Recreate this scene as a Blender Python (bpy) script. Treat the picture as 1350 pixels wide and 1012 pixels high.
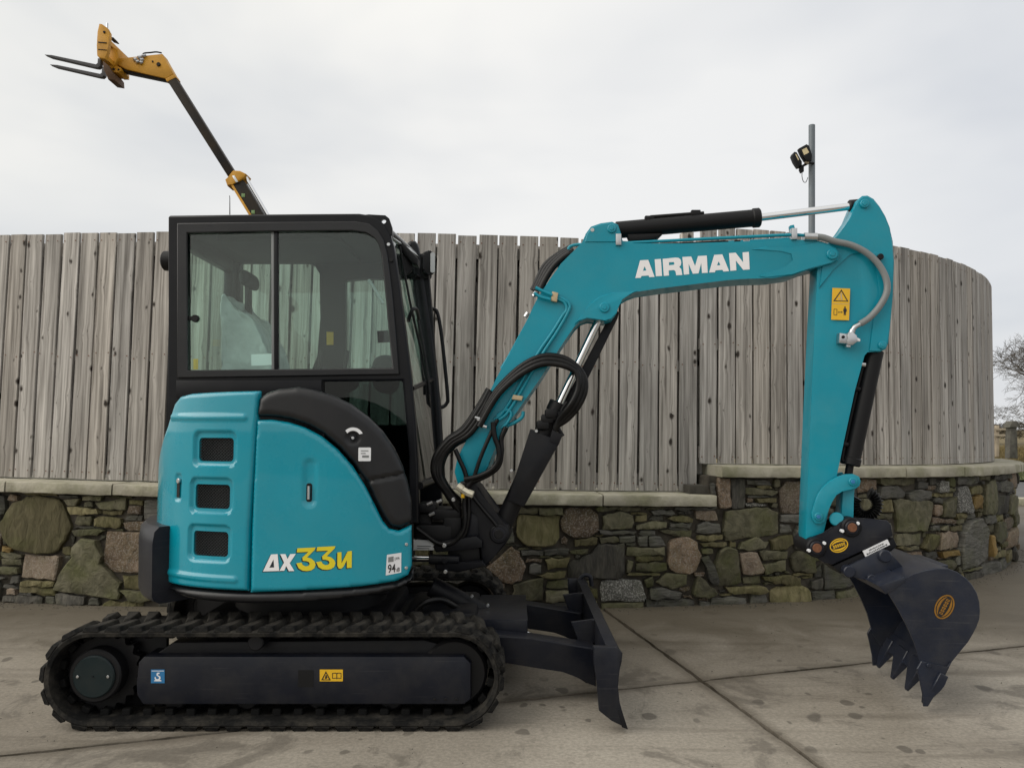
import bpy, bmesh, math, random
import numpy as np
from mathutils import Vector, Matrix
from mathutils.geometry import delaunay_2d_cdt
from mathutils import noise as mnoise

for o in list(bpy.data.objects):
    bpy.data.objects.remove(o, do_unlink=True)
scene = bpy.context.scene
COL = scene.collection
random.seed(7)
R = math.radians

# ------------------------------------------------------------------ camera, sky, sun, exposure
CAM = Vector((0.0, -4.215, 1.337))
PITCH = R(3.4)
FPX = 1000.0
cam_data = bpy.data.cameras.new('camera')
cam_data.sensor_fit = 'HORIZONTAL'
cam_data.sensor_width = 36.0
cam_data.lens = 36.0 * FPX / 1350.0
cam_data.clip_start = 0.05
cam_data.clip_end = 3000
cam = bpy.data.objects.new('camera', cam_data)
cam.location = CAM
cam.rotation_euler = (math.pi / 2 + PITCH, 0, 0)
COL.objects.link(cam)
scene.camera = cam

SUN_EL, SUN_AZ = R(36), R(-108)           # azimuth measured from +Y towards +X
sun_dir = Vector((math.sin(SUN_AZ) * math.cos(SUN_EL), math.cos(SUN_AZ) * math.cos(SUN_EL), math.sin(SUN_EL)))
world = bpy.data.worlds.new('World')
scene.world = world
world.use_nodes = True
wn, wl = world.node_tree.nodes, world.node_tree.links
wn.clear()
w_out = wn.new('ShaderNodeOutputWorld')
w_bg = wn.new('ShaderNodeBackground')
w_bg.inputs['Strength'].default_value = 0.10
w_sky = wn.new('ShaderNodeTexSky')
w_sky.sky_type = 'NISHITA'
w_sky.sun_disc = False
w_sky.sun_elevation = SUN_EL
w_sky.sun_rotation = SUN_AZ
w_sky.dust_density = 3.0
w_tc = wn.new('ShaderNodeTexCoord')
w_map = wn.new('ShaderNodeMapping')
w_map.inputs['Scale'].default_value = (1.0, 1.0, 2.6)
w_map.inputs['Location'].default_value = (3.1, 0.4, 0.55)
w_noise = wn.new('ShaderNodeTexNoise')
w_noise.inputs['Scale'].default_value = 1.7
w_noise.inputs['Detail'].default_value = 4.0
w_noise.inputs['Roughness'].default_value = 0.5
w_noise.inputs['Distortion'].default_value = 0.3
w_ramp = wn.new('ShaderNodeValToRGB')
w_ramp.color_ramp.elements[0].position = 0.30
w_ramp.color_ramp.elements[0].color = (0.605, 0.625, 0.655, 1)
w_ramp.color_ramp.elements[1].position = 0.66
w_ramp.color_ramp.elements[1].color = (0.86, 0.85, 0.825, 1)
w_dot = wn.new('ShaderNodeVectorMath'); w_dot.operation = 'DOT_PRODUCT'
w_dot.inputs[1].default_value = sun_dir
w_glow = wn.new('ShaderNodeMapRange')
w_glow.inputs['From Min'].default_value = -0.3
w_glow.inputs['From Max'].default_value = 0.95
w_glow.inputs['To Min'].default_value = 0.0
w_glow.inputs['To Max'].default_value = 1.0
w_glow.interpolation_type = 'SMOOTHSTEP'
w_tint = wn.new('ShaderNodeMix'); w_tint.data_type = 'RGBA'
w_tint.inputs['A'].default_value = (7.9, 8.0, 8.2, 1)
w_tint.inputs['B'].default_value = (10.7, 10.35, 9.5, 1)
w_mul = wn.new('ShaderNodeMix'); w_mul.data_type = 'RGBA'; w_mul.blend_type = 'MULTIPLY'
w_mul.inputs['Factor'].default_value = 1.0
w_mix = wn.new('ShaderNodeMix'); w_mix.data_type = 'RGBA'
w_mix.inputs['Factor'].default_value = 0.93
wl.new(w_tc.outputs['Generated'], w_map.inputs['Vector'])
wl.new(w_map.outputs['Vector'], w_noise.inputs['Vector'])
wl.new(w_noise.outputs['Fac'], w_ramp.inputs['Fac'])
wl.new(w_tc.outputs['Generated'], w_dot.inputs[0])
wl.new(w_dot.outputs['Value'], w_glow.inputs['Value'])
wl.new(w_glow.outputs['Result'], w_tint.inputs['Factor'])
wl.new(w_ramp.outputs['Color'], w_mul.inputs['A'])
wl.new(w_tint.outputs['Result'], w_mul.inputs['B'])
wl.new(w_sky.outputs['Color'], w_mix.inputs['A'])
wl.new(w_mul.outputs['Result'], w_mix.inputs['B'])
wl.new(w_mix.outputs['Result'], w_bg.inputs['Color'])
wl.new(w_bg.outputs['Background'], w_out.inputs['Surface'])

sun_data = bpy.data.lights.new('sun', 'SUN')
sun_data.energy = 1.4
sun_data.angle = R(60)
sun_data.color = (1.0, 0.96, 0.9)
sun = bpy.data.objects.new('sun', sun_data)
sun.rotation_euler = sun_dir.to_track_quat('Z', 'Y').to_euler()
sun.location = (-6, 4, 9)
COL.objects.link(sun)

scene.render.engine = 'CYCLES'
scene.view_settings.view_transform = 'Standard'
scene.view_settings.look = 'None'
scene.view_settings.exposure = 0.42
scene.view_settings.gamma = 1.0

# ------------------------------------------------------------------ helpers: rays, frames
def ray(px, py):
    a = (px - 675.0) / FPX
    b = (506.0 - py) / FPX
    c, s = math.cos(PITCH), math.sin(PITCH)
    return Vector((a, c - b * s, s + b * c))

class Frame:
    """vertical working plane: u runs along it, v away from the viewer, z up"""
    def __init__(self, x, y, yaw=0.0):
        self.o = Vector((x, y, 0))
        self.eu = Vector((math.cos(yaw), math.sin(yaw), 0))
        self.ev = Vector((-math.sin(yaw), math.cos(yaw), 0))
    def uz(self, px, py, v=0.0):
        d = ray(px, py)
        t = (v - (CAM - self.o).dot(self.ev)) / d.dot(self.ev)
        p = CAM + d * t
        return ((p - self.o).dot(self.eu), p.z)
    def poly(self, pts, v=0.0):
        return [self.uz(x, y, v) for x, y in pts]
    def w(self, u, v, z):
        q = self.o + self.eu * u + self.ev * v
        return Vector((q.x, q.y, z))
    def p(self, px, py, v=0.0):
        u, z = self.uz(px, py, v)
        return self.w(u, v, z)

G = Frame(0, 0, 0)                       # machine frame, v = world Y
ARM = Frame(-0.25, -0.06, R(-5.1))       # boom, arm and bucket swing slightly towards the viewer

# ------------------------------------------------------------------ helpers: materials
MATS = {}
def newmat(name):
    m = bpy.data.materials.new(name)
    m.use_nodes = True
    nt = m.node_tree
    b = nt.nodes['Principled BSDF']
    MATS[name] = m
    return m, nt.nodes, nt.links, b

def simple(name, col, rough=0.5, metal=0.0, coat=0.0, var=0.12, nscale=6.0, bump=0.0, bscale=60.0, dirt=None, dirt_amt=0.0, dirt_scale=9.0, spec=0.5, scratch=0.0):
    m, N, L, b = newmat(name)
    b.inputs['Roughness'].default_value = rough
    b.inputs['Metallic'].default_value = metal
    b.inputs['Coat Weight'].default_value = coat
    b.inputs['Coat Roughness'].default_value = 0.03
    b.inputs['Specular IOR Level'].default_value = spec
    tc = N.new('ShaderNodeTexCoord')
    no = N.new('ShaderNodeTexNoise')
    no.inputs['Scale'].default_value = nscale
    no.inputs['Detail'].default_value = 6
    L.new(tc.outputs['Object'], no.inputs['Vector'])
    mr = N.new('ShaderNodeMapRange')
    mr.inputs['From Min'].default_value = 0.25
    mr.inputs['From Max'].default_value = 0.75
    mr.inputs['To Min'].default_value = 1 - var
    mr.inputs['To Max'].default_value = 1 + var
    L.new(no.outputs['Fac'], mr.inputs['Value'])
    mul = N.new('ShaderNodeVectorMath'); mul.operation = 'SCALE'
    mul.inputs[0].default_value = col
    L.new(mr.outputs['Result'], mul.inputs['Scale'])
    last = mul.outputs['Vector']
    if dirt:
        n2 = N.new('ShaderNodeTexNoise')
        n2.inputs['Scale'].default_value = dirt_scale
        n2.inputs['Detail'].default_value = 9
        n2.inputs['Roughness'].default_value = 0.65
        L.new(tc.outputs['Object'], n2.inputs['Vector'])
        r2 = N.new('ShaderNodeMapRange')
        r2.inputs['From Min'].default_value = 0.42
        r2.inputs['From Max'].default_value = 0.72
        r2.inputs['To Max'].default_value = dirt_amt
        L.new(n2.outputs['Fac'], r2.inputs['Value'])
        mx = N.new('ShaderNodeMix'); mx.data_type = 'RGBA'
        L.new(r2.outputs['Result'], mx.inputs['Factor'])
        L.new(last, mx.inputs['A'])
        mx.inputs['B'].default_value = (*dirt, 1)
        last = mx.outputs['Result']
        rr = N.new('ShaderNodeMath'); rr.operation = 'MULTIPLY_ADD'
        L.new(r2.outputs['Result'], rr.inputs[0])
        rr.inputs[1].default_value = 0.35
        rr.inputs[2].default_value = rough
        L.new(rr.outputs[0], b.inputs['Roughness'])
    if scratch:
        for rot, sc_ in ((R(24), (3, 3, 95)), (R(-38), (4, 4, 120))):
            mp = N.new('ShaderNodeMapping'); mp.inputs['Rotation'].default_value = (0, rot, 0); mp.inputs['Scale'].default_value = sc_
            L.new(tc.outputs['Object'], mp.inputs['Vector'])
            ns = N.new('ShaderNodeTexNoise'); ns.inputs['Scale'].default_value = 1.0; ns.inputs['Detail'].default_value = 5
            L.new(mp.outputs['Vector'], ns.inputs['Vector'])
            rs_ = N.new('ShaderNodeMapRange'); rs_.inputs['From Min'].default_value = 0.66; rs_.inputs['From Max'].default_value = 0.72; rs_.inputs['To Max'].default_value = scratch
            L.new(ns.outputs['Fac'], rs_.inputs['Value'])
            ms = N.new('ShaderNodeMix'); ms.data_type = 'RGBA'; ms.inputs['B'].default_value = (0.20, 0.19, 0.18, 1)
            L.new(rs_.outputs['Result'], ms.inputs['Factor']); L.new(last, ms.inputs['A']); last = ms.outputs['Result']
    L.new(last, b.inputs['Base Color'])
    if bump:
        n3 = N.new('ShaderNodeTexNoise')
        n3.inputs['Scale'].default_value = bscale
        n3.inputs['Detail'].default_value = 5
        L.new(tc.outputs['Object'], n3.inputs['Vector'])
        bp = N.new('ShaderNodeBump')
        bp.inputs['Strength'].default_value = bump
        bp.inputs['Distance'].default_value = 0.01
        L.new(n3.outputs['Fac'], bp.inputs['Height'])
        L.new(bp.outputs['Normal'], b.inputs['Normal'])
    return m

simple('teal', (0.0, 0.250, 0.340), 0.26, coat=0.7, var=0.05, nscale=3, dirt=(0.05, 0.27, 0.31), dirt_amt=0.22, dirt_scale=4, spec=0.3)
simple('teal_arm', (0.0, 0.238, 0.326), 0.38, coat=0.25, var=0.08, nscale=3, bump=0.06, bscale=140, dirt=(0.05, 0.24, 0.28), dirt_amt=0.3, dirt_scale=5, spec=0.25)
simple('charcoal', (0.006, 0.0065, 0.009), 0.45, var=0.15, dirt=(0.04, 0.037, 0.032), dirt_amt=0.22, dirt_scale=7, spec=0.2)
simple('charcoal_paint', (0.0075, 0.009, 0.015), 0.36, var=0.15, coat=0.04, dirt=(0.05, 0.046, 0.04), dirt_amt=0.25, dirt_scale=8, bump=0.04, spec=0.22, scratch=0.05)
simple('bucket_paint', (0.014, 0.018, 0.031), 0.30, var=0.2, coat=0.06, dirt=(0.06, 0.056, 0.05), dirt_amt=0.3, dirt_scale=9, bump=0.06, bscale=90, spec=0.3, scratch=0.10)
simple('cab_black', (0.005, 0.0055, 0.0075), 0.36, var=0.1, dirt=(0.04, 0.04, 0.037), dirt_amt=0.10, spec=0.22)
simple('plastic_black', (0.0075, 0.008, 0.010), 0.33, var=0.1, bump=0.12, bscale=350, dirt=(0.04, 0.038, 0.034), dirt_amt=0.14, spec=0.4)
simple('interior', (0.016, 0.017, 0.018), 0.7, var=0.1, spec=0.3)
simple('hose', (0.004, 0.004, 0.0045), 0.36, var=0.2, nscale=20, spec=0.25, dirt=(0.04, 0.036, 0.03), dirt_amt=0.2, dirt_scale=20)
simple('rubber', (0.008, 0.008, 0.008), 0.80, var=0.3, nscale=14, bump=0.35, bscale=120, dirt=(0.085, 0.077, 0.064), dirt_amt=0.6, dirt_scale=12, spec=0.15)
simple('rubber_inner', (0.006, 0.006, 0.006), 0.8, var=0.3, nscale=14, spec=0.12)
simple('chrome', (0.75, 0.76, 0.78), 0.08, metal=1.0, var=0.03)
simple('steel', (0.52, 0.53, 0.54), 0.32, metal=1.0, var=0.1, nscale=20)
simple('grey_hose', (0.19, 0.20, 0.20), 0.45, var=0.1)
simple('clamp_tan', (0.46, 0.36, 0.22), 0.5, var=0.12)
simple('brass', (0.62, 0.58, 0.46), 0.4, var=0.1, metal=0.3)
simple('rust', (0.14, 0.055, 0.025), 0.8, var=0.4, nscale=60)
simple('decal_white', (0.74, 0.75, 0.77), 0.4, var=0.03)
simple('letter_white', (0.80, 0.79, 0.80), 0.4, var=0.03)
simple('letter_yellow', (0.68, 0.56, 0.015), 0.4, var=0.03)
simple('letter_dark', (0.004, 0.012, 0.02), 0.4, var=0.03)
simple('decal_yellow', (0.72, 0.42, 0.012), 0.4, var=0.05)
simple('decal_black', (0.01, 0.01, 0.01), 0.4, var=0.03)
simple('decal_blue', (0.02, 0.16, 0.36), 0.4, var=0.05)
simple('pale_grey', (0.45, 0.46, 0.46), 0.3, var=0.05)
simple('seat_cover', (0.50, 0.52, 0.52), 0.22, var=0.2, nscale=10, bump=0.9, bscale=16)
simple('jcb_yellow', (0.62, 0.30, 0.010), 0.5, var=0.15, dirt=(0.12, 0.06, 0.02), dirt_amt=0.5, dirt_scale=3)
simple('boom_dark', (0.010, 0.009, 0.008), 0.5, var=0.3, nscale=3, dirt=(0.10, 0.06, 0.02), dirt_amt=0.25, dirt_scale=2.0, spec=0.2)
simple('fork_steel', (0.06, 0.06, 0.065), 0.5, var=0.2)
simple('pole_grey', (0.13, 0.155, 0.175), 0.5, var=0.08, dirt=(0.2, 0.2, 0.2), dirt_amt=0.3)
simple('lamp_black', (0.006, 0.006, 0.007), 0.5, spec=0.25)
simple('lamp_lens', (0.62, 0.52, 0.30), 0.15, var=0.2, nscale=30)
simple('drive_green', (0.006, 0.014, 0.016), 0.4, spec=0.25, dirt=(0.04, 0.037, 0.03), dirt_amt=0.2)
simple('mesh_grey', (0.022, 0.024, 0.026), 0.5)
simple('tag_green', (0.16, 0.26, 0.10), 0.6)
simple('decal_amber', (0.24, 0.11, 0.008), 0.4, var=0.3, nscale=30)
simple('boom_rust', (0.10, 0.05, 0.02), 0.7, var=0.3)
simple('bark', (0.085, 0.072, 0.060), 0.9, var=0.35, nscale=4)
simple('coping', (0.36, 0.335, 0.265), 0.85, var=0.25, nscale=3.0, bump=0.45, bscale=45, dirt=(0.13, 0.135, 0.055), dirt_amt=0.75, dirt_scale=3.6)
simple('mortar', (0.058, 0.050, 0.038), 0.95, var=0.5, nscale=14, bump=1.0, bscale=40)
simple('sleeper', (0.05, 0.045, 0.036), 0.9, var=0.3, nscale=8, bump=0.5)
simple('asphalt', (0.075, 0.077, 0.080), 0.8, var=0.15, nscale=2.0, bump=0.3, bscale=60, dirt=(0.16, 0.15, 0.13), dirt_amt=0.4, dirt_scale=0.5)
simple('rail_wood', (0.36, 0.30, 0.22), 0.85, var=0.2)
simple('post_stone', (0.07, 0.065, 0.055), 0.95, var=0.5, nscale=5, bump=0.8, bscale=20, dirt=(0.16, 0.16, 0.13), dirt_amt=0.5)

def glass_mat(name, tint, refl=1.0, f0=0.035):
    m, N, L, b = newmat(name)
    N.remove(b)
    out = N['Material Output']
    tr = N.new('ShaderNodeBsdfTransparent'); tr.inputs['Color'].default_value = (*tint, 1)
    gl = N.new('ShaderNodeBsdfGlossy'); gl.inputs['Roughness'].default_value = 0.02
    gl.inputs['Color'].default_value = (refl, refl, refl, 1)
    lw = N.new('ShaderNodeLayerWeight'); lw.inputs['Blend'].default_value = 0.5
    pw = N.new('ShaderNodeMath'); pw.operation = 'POWER'; pw.inputs[1].default_value = 5.0
    L.new(lw.outputs['Facing'], pw.inputs[0])
    fr = N.new('ShaderNodeMath'); fr.operation = 'MULTIPLY_ADD'; fr.inputs[1].default_value = 0.9; fr.inputs[2].default_value = f0
    L.new(pw.outputs[0], fr.inputs[0])
    mx = N.new('ShaderNodeMixShader')
    L.new(fr.outputs[0], mx.inputs[0]); L.new(tr.outputs[0], mx.inputs[1]); L.new(gl.outputs[0], mx.inputs[2])
    L.new(mx.outputs[0], out.inputs['Surface'])
    return m
glass_mat('glass', (0.86, 0.955, 0.925))
glass_mat('glass_dark', (0.30, 0.37, 0.36), f0=0.022)

def wood_mat(name, base_a, base_b):
    m, N, L, b = newmat(name)
    b.inputs['Roughness'].default_value = 0.88
    b.inputs['Specular IOR Level'].default_value = 0.25
    tc = N.new('ShaderNodeTexCoord'); oi = N.new('ShaderNodeObjectInfo')
    off = N.new('ShaderNodeVectorMath'); off.operation = 'SCALE'
    off.inputs[0].default_value = (37.0, 11.0, 53.0)
    L.new(oi.outputs['Random'], off.inputs['Scale'])
    add = N.new('ShaderNodeVectorMath'); add.operation = 'ADD'
    L.new(tc.outputs['Object'], add.inputs[0]); L.new(off.outputs['Vector'], add.inputs[1])
    # knots: scattered dark ovals, and the distance to them bends the grain
    sxz = N.new('ShaderNodeSeparateXYZ'); L.new(add.outputs['Vector'], sxz.inputs['Vector'])
    cxz = N.new('ShaderNodeCombineXYZ'); L.new(sxz.outputs['X'], cxz.inputs['X']); L.new(sxz.outputs['Z'], cxz.inputs['Y'])
    wob = N.new('ShaderNodeTexNoise'); wob.inputs['Scale'].default_value = 25.0; L.new(add.outputs['Vector'], wob.inputs['Vector'])
    wsc = N.new('ShaderNodeVectorMath'); wsc.operation = 'SCALE'; wsc.inputs['Scale'].default_value = 0.02; L.new(wob.outputs['Color'], wsc.inputs[0])
    wad = N.new('ShaderNodeVectorMath'); wad.operation = 'ADD'; L.new(cxz.outputs['Vector'], wad.inputs[0]); L.new(wsc.outputs['Vector'], wad.inputs[1])
    mk = N.new('ShaderNodeMapping'); mk.inputs['Scale'].default_value = (7.0, 4.2, 1.0)
    L.new(wad.outputs['Vector'], mk.inputs['Vector'])
    vo = N.new('ShaderNodeTexVoronoi'); vo.voronoi_dimensions = '2D'; vo.inputs['Scale'].default_value = 1.0; vo.inputs['Randomness'].default_value = 1.0
    L.new(mk.outputs['Vector'], vo.inputs['Vector'])
    sepc = N.new('ShaderNodeSeparateColor'); L.new(vo.outputs['Color'], sepc.inputs['Color'])
    ksz = N.new('ShaderNodeMapRange')
    ksz.inputs['From Min'].default_value = 0.52; ksz.inputs['From Max'].default_value = 1.0
    ksz.inputs['To Min'].default_value = 0.0; ksz.inputs['To Max'].default_value = 0.115
    L.new(sepc.outputs['Red'], ksz.inputs['Value'])
    kd = N.new('ShaderNodeMath'); kd.operation = 'SUBTRACT'
    L.new(ksz.outputs['Result'], kd.inputs[0]); L.new(vo.outputs['Distance'], kd.inputs[1])
    km = N.new('ShaderNodeMapRange'); km.inputs['From Min'].default_value = -0.05; km.inputs['From Max'].default_value = 0.035
    L.new(kd.outputs[0], km.inputs['Value'])
    # grain
    bend = N.new('ShaderNodeMapRange'); bend.inputs['From Min'].default_value = 0.0; bend.inputs['From Max'].default_value = 0.30
    bend.inputs['To Min'].default_value = 0.012; bend.inputs['To Max'].default_value = 0.0
    L.new(vo.outputs['Distance'], bend.inputs['Value'])
    cb = N.new('ShaderNodeCombineXYZ'); L.new(bend.outputs['Result'], cb.inputs['X'])
    a2 = N.new('ShaderNodeVectorMath'); a2.operation = 'ADD'
    L.new(add.outputs['Vector'], a2.inputs[0]); L.new(cb.outputs['Vector'], a2.inputs[1])
    mg = N.new('ShaderNodeMapping'); mg.inputs['Scale'].default_value = (48.0, 20.0, 1.1)
    L.new(a2.outputs['Vector'], mg.inputs['Vector'])
    ng = N.new('ShaderNodeTexNoise'); ng.inputs['Scale'].default_value = 1.0; ng.inputs['Detail'].default_value = 7; ng.inputs['Roughness'].default_value = 0.62
    L.new(mg.outputs['Vector'], ng.inputs['Vector'])
    ml = N.new('ShaderNodeMapping'); ml.inputs['Scale'].default_value = (5.0, 2.0, 0.9)
    L.new(add.outputs['Vector'], ml.inputs['Vector'])
    nl = N.new('ShaderNodeTexNoise'); nl.inputs['Scale'].default_value = 1.0; nl.inputs['Detail'].default_value = 5
    L.new(ml.outputs['Vector'], nl.inputs['Vector'])
    rg = N.new('ShaderNodeValToRGB')
    rg.color_ramp.elements[0].position = 0.31; rg.color_ramp.elements[0].color = (*base_a, 1)
    rg.color_ramp.elements[1].position = 0.66; rg.color_ramp.elements[1].color = (*base_b, 1)
    L.new(ng.outputs['Fac'], rg.inputs['Fac'])
    # board to board and blotch variation
    vb = N.new('ShaderNodeMapRange'); vb.inputs['To Min'].default_value = 0.86; vb.inputs['To Max'].default_value = 1.12
    L.new(oi.outputs['Random'], vb.inputs['Value'])
    vl = N.new('ShaderNodeMapRange'); vl.inputs['From Min'].default_value = 0.3; vl.inputs['From Max'].default_value = 0.7
    vl.inputs['To Min'].default_value = 0.72; vl.inputs['To Max'].default_value = 1.18
    L.new(nl.outputs['Fac'], vl.inputs['Value'])
    mm = N.new('ShaderNodeMath'); mm.operation = 'MULTIPLY'
    L.new(vb.outputs['Result'], mm.inputs[0]); L.new(vl.outputs['Result'], mm.inputs[1])
    sc = N.new('ShaderNodeVectorMath'); sc.operation = 'SCALE'
    L.new(rg.outputs['Color'], sc.inputs[0]); L.new(mm.outputs[0], sc.inputs['Scale'])
    # brownish boards now and then
    mxb = N.new('ShaderNodeMix'); mxb.data_type = 'RGBA'
    fb = N.new('ShaderNodeMath'); fb.operation = 'MULTIPLY'; fb.inputs[1].default_value = 0.55
    fw = N.new('ShaderNodeMath'); fw.operation = 'FRACT'
    fm = N.new('ShaderNodeMath'); fm.operation = 'MULTIPLY'; fm.inputs[1].default_value = 7.31
    L.new(oi.outputs['Random'], fm.inputs[0]); L.new(fm.outputs[0], fw.inputs[0]); L.new(fw.outputs[0], fb.inputs[0])
    L.new(fb.outputs[0], mxb.inputs['Factor'])
    tintn = N.new('ShaderNodeVectorMath'); tintn.operation = 'MULTIPLY'; tintn.inputs[1].default_value = (1.02, 0.95, 0.86)
    L.new(sc.outputs['Vector'], tintn.inputs[0])
    L.new(sc.outputs['Vector'], mxb.inputs['A']); L.new(tintn.outputs['Vector'], mxb.inputs['B'])
    mxk = N.new('ShaderNodeMix'); mxk.data_type = 'RGBA'
    L.new(km.outputs['Result'], mxk.inputs['Factor']); L.new(mxb.outputs['Result'], mxk.inputs['A'])
    mxk.inputs['B'].default_value = (0.035, 0.028, 0.023, 1)
    L.new(mxk.outputs['Result'], b.inputs['Base Color'])
    bp = N.new('ShaderNodeBump'); bp.inputs['Strength'].default_value = 0.35; bp.inputs['Distance'].default_value = 0.004
    L.new(ng.outputs['Fac'], bp.inputs['Height']); L.new(bp.outputs['Normal'], b.inputs['Normal'])
    return m
wood_mat('fence_wood', (0.145, 0.134, 0.122), (0.500, 0.478, 0.450))

def stone_mat(name, c1, c2, speck=0.0, moss=0.35, grain=(9, 9, 9)):
    m, N, L, b = newmat(name)
    b.inputs['Roughness'].default_value = 0.85
    b.inputs['Specular IOR Level'].default_value = 0.3
    tc = N.new('ShaderNodeTexCoord'); oi = N.new('ShaderNodeObjectInfo')
    mp = N.new('ShaderNodeMapping'); mp.inputs['Scale'].default_value = grain
    L.new(tc.outputs['Object'], mp.inputs['Vector'])
    n1 = N.new('ShaderNodeTexNoise'); n1.inputs['Scale'].default_value = 1.0; n1.inputs['Detail'].default_value = 9; n1.inputs['Roughness'].default_value = 0.65
    n1.inputs['Distortion'].default_value = 0.6
    L.new(mp.outputs['Vector'], n1.inputs['Vector'])
    rp = N.new('ShaderNodeValToRGB')
    rp.color_ramp.elements[0].position = 0.3; rp.color_ramp.elements[0].color = (*c1, 1)
    rp.color_ramp.elements[1].position = 0.7; rp.color_ramp.elements[1].color = (*c2, 1)
    L.new(n1.outputs['Fac'], rp.inputs['Fac'])
    hv = N.new('ShaderNodeHueSaturation')
    vr = N.new('ShaderNodeMapRange'); vr.inputs['To Min'].default_value = 0.46; vr.inputs['To Max'].default_value = 1.12
    L.new(oi.outputs['Random'], vr.inputs['Value']); L.new(vr.outputs['Result'], hv.inputs['Value'])
    L.new(rp.outputs['Color'], hv.inputs['Color'])
    n2 = N.new('ShaderNodeTexNoise'); n2.inputs['Scale'].default_value = 5.0; n2.inputs['Detail'].default_value = 7
    L.new(tc.outputs['Object'], n2.inputs['Vector'])
    mr = N.new('ShaderNodeMapRange'); mr.inputs['From Min'].default_value = 0.45; mr.inputs['From Max'].default_value = 0.75; mr.inputs['To Max'].default_value = moss
    L.new(n2.outputs['Fac'], mr.inputs['Value'])
    mx = N.new('ShaderNodeMix'); mx.data_type = 'RGBA'
    L.new(mr.outputs['Result'], mx.inputs['Factor']); L.new(hv.outputs['Color'], mx.inputs['A'])
    mx.inputs['B'].default_value = (0.085, 0.095, 0.022, 1)
    last = mx.outputs['Result']
    if speck:
        n3 = N.new('ShaderNodeTexNoise'); n3.inputs['Scale'].default_value = 90; n3.inputs['Detail'].default_value = 3
        L.new(tc.outputs['Object'], n3.inputs['Vector'])
        m3 = N.new('ShaderNodeMapRange'); m3.inputs['From Min'].default_value = 0.5; m3.inputs['From Max'].default_value = 0.62; m3.inputs['To Max'].default_value = speck
        L.new(n3.outputs['Fac'], m3.inputs['Value'])
        m4 = N.new('ShaderNodeMix'); m4.data_type = 'RGBA'
        L.new(m3.outputs['Result'], m4.inputs['Factor']); L.new(last, m4.inputs['A'])
        m4.inputs['B'].default_value = (0.42, 0.41, 0.38, 1)
        last = m4.outputs['Result']
    L.new(last, b.inputs['Base Color'])
    bp = N.new('ShaderNodeBump'); bp.inputs['Strength'].default_value = 0.9; bp.inputs['Distance'].default_value = 0.025
    L.new(n1.outputs['Fac'], bp.inputs['Height']); L.new(bp.outputs['Normal'], b.inputs['Normal'])
    return m
stone_mat('stone_olive', (0.085, 0.074, 0.034), (0.235, 0.205, 0.110), moss=0.5, grain=(20, 20, 7))
stone_mat('stone_green', (0.066, 0.063, 0.038), (0.19, 0.175, 0.115), moss=0.6, grain=(13, 13, 13))
stone_mat('stone_slate', (0.052, 0.051, 0.044), (0.175, 0.168, 0.148), moss=0.35, grain=(8, 8, 34))
stone_mat('stone_brown', (0.095, 0.066, 0.042), (0.255, 0.185, 0.125), speck=0.28, moss=0.25, grain=(16, 16, 16))
stone_mat('stone_pink', (0.14, 0.104, 0.074), (0.30, 0.235, 0.175), speck=0.20, moss=0.30, grain=(15, 15, 15))
stone_mat('stone_speck', (0.10, 0.098, 0.088), (0.24, 0.235, 0.21), speck=0.6, moss=0.15, grain=(22, 22, 22))
stone_mat('stone_dark', (0.038, 0.037, 0.034), (0.14, 0.13, 0.108), moss=0.22, grain=(30, 30, 6))
stone_mat('stone_ochre', (0.14, 0.088, 0.028), (0.27, 0.185, 0.07), moss=0.25)

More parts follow.
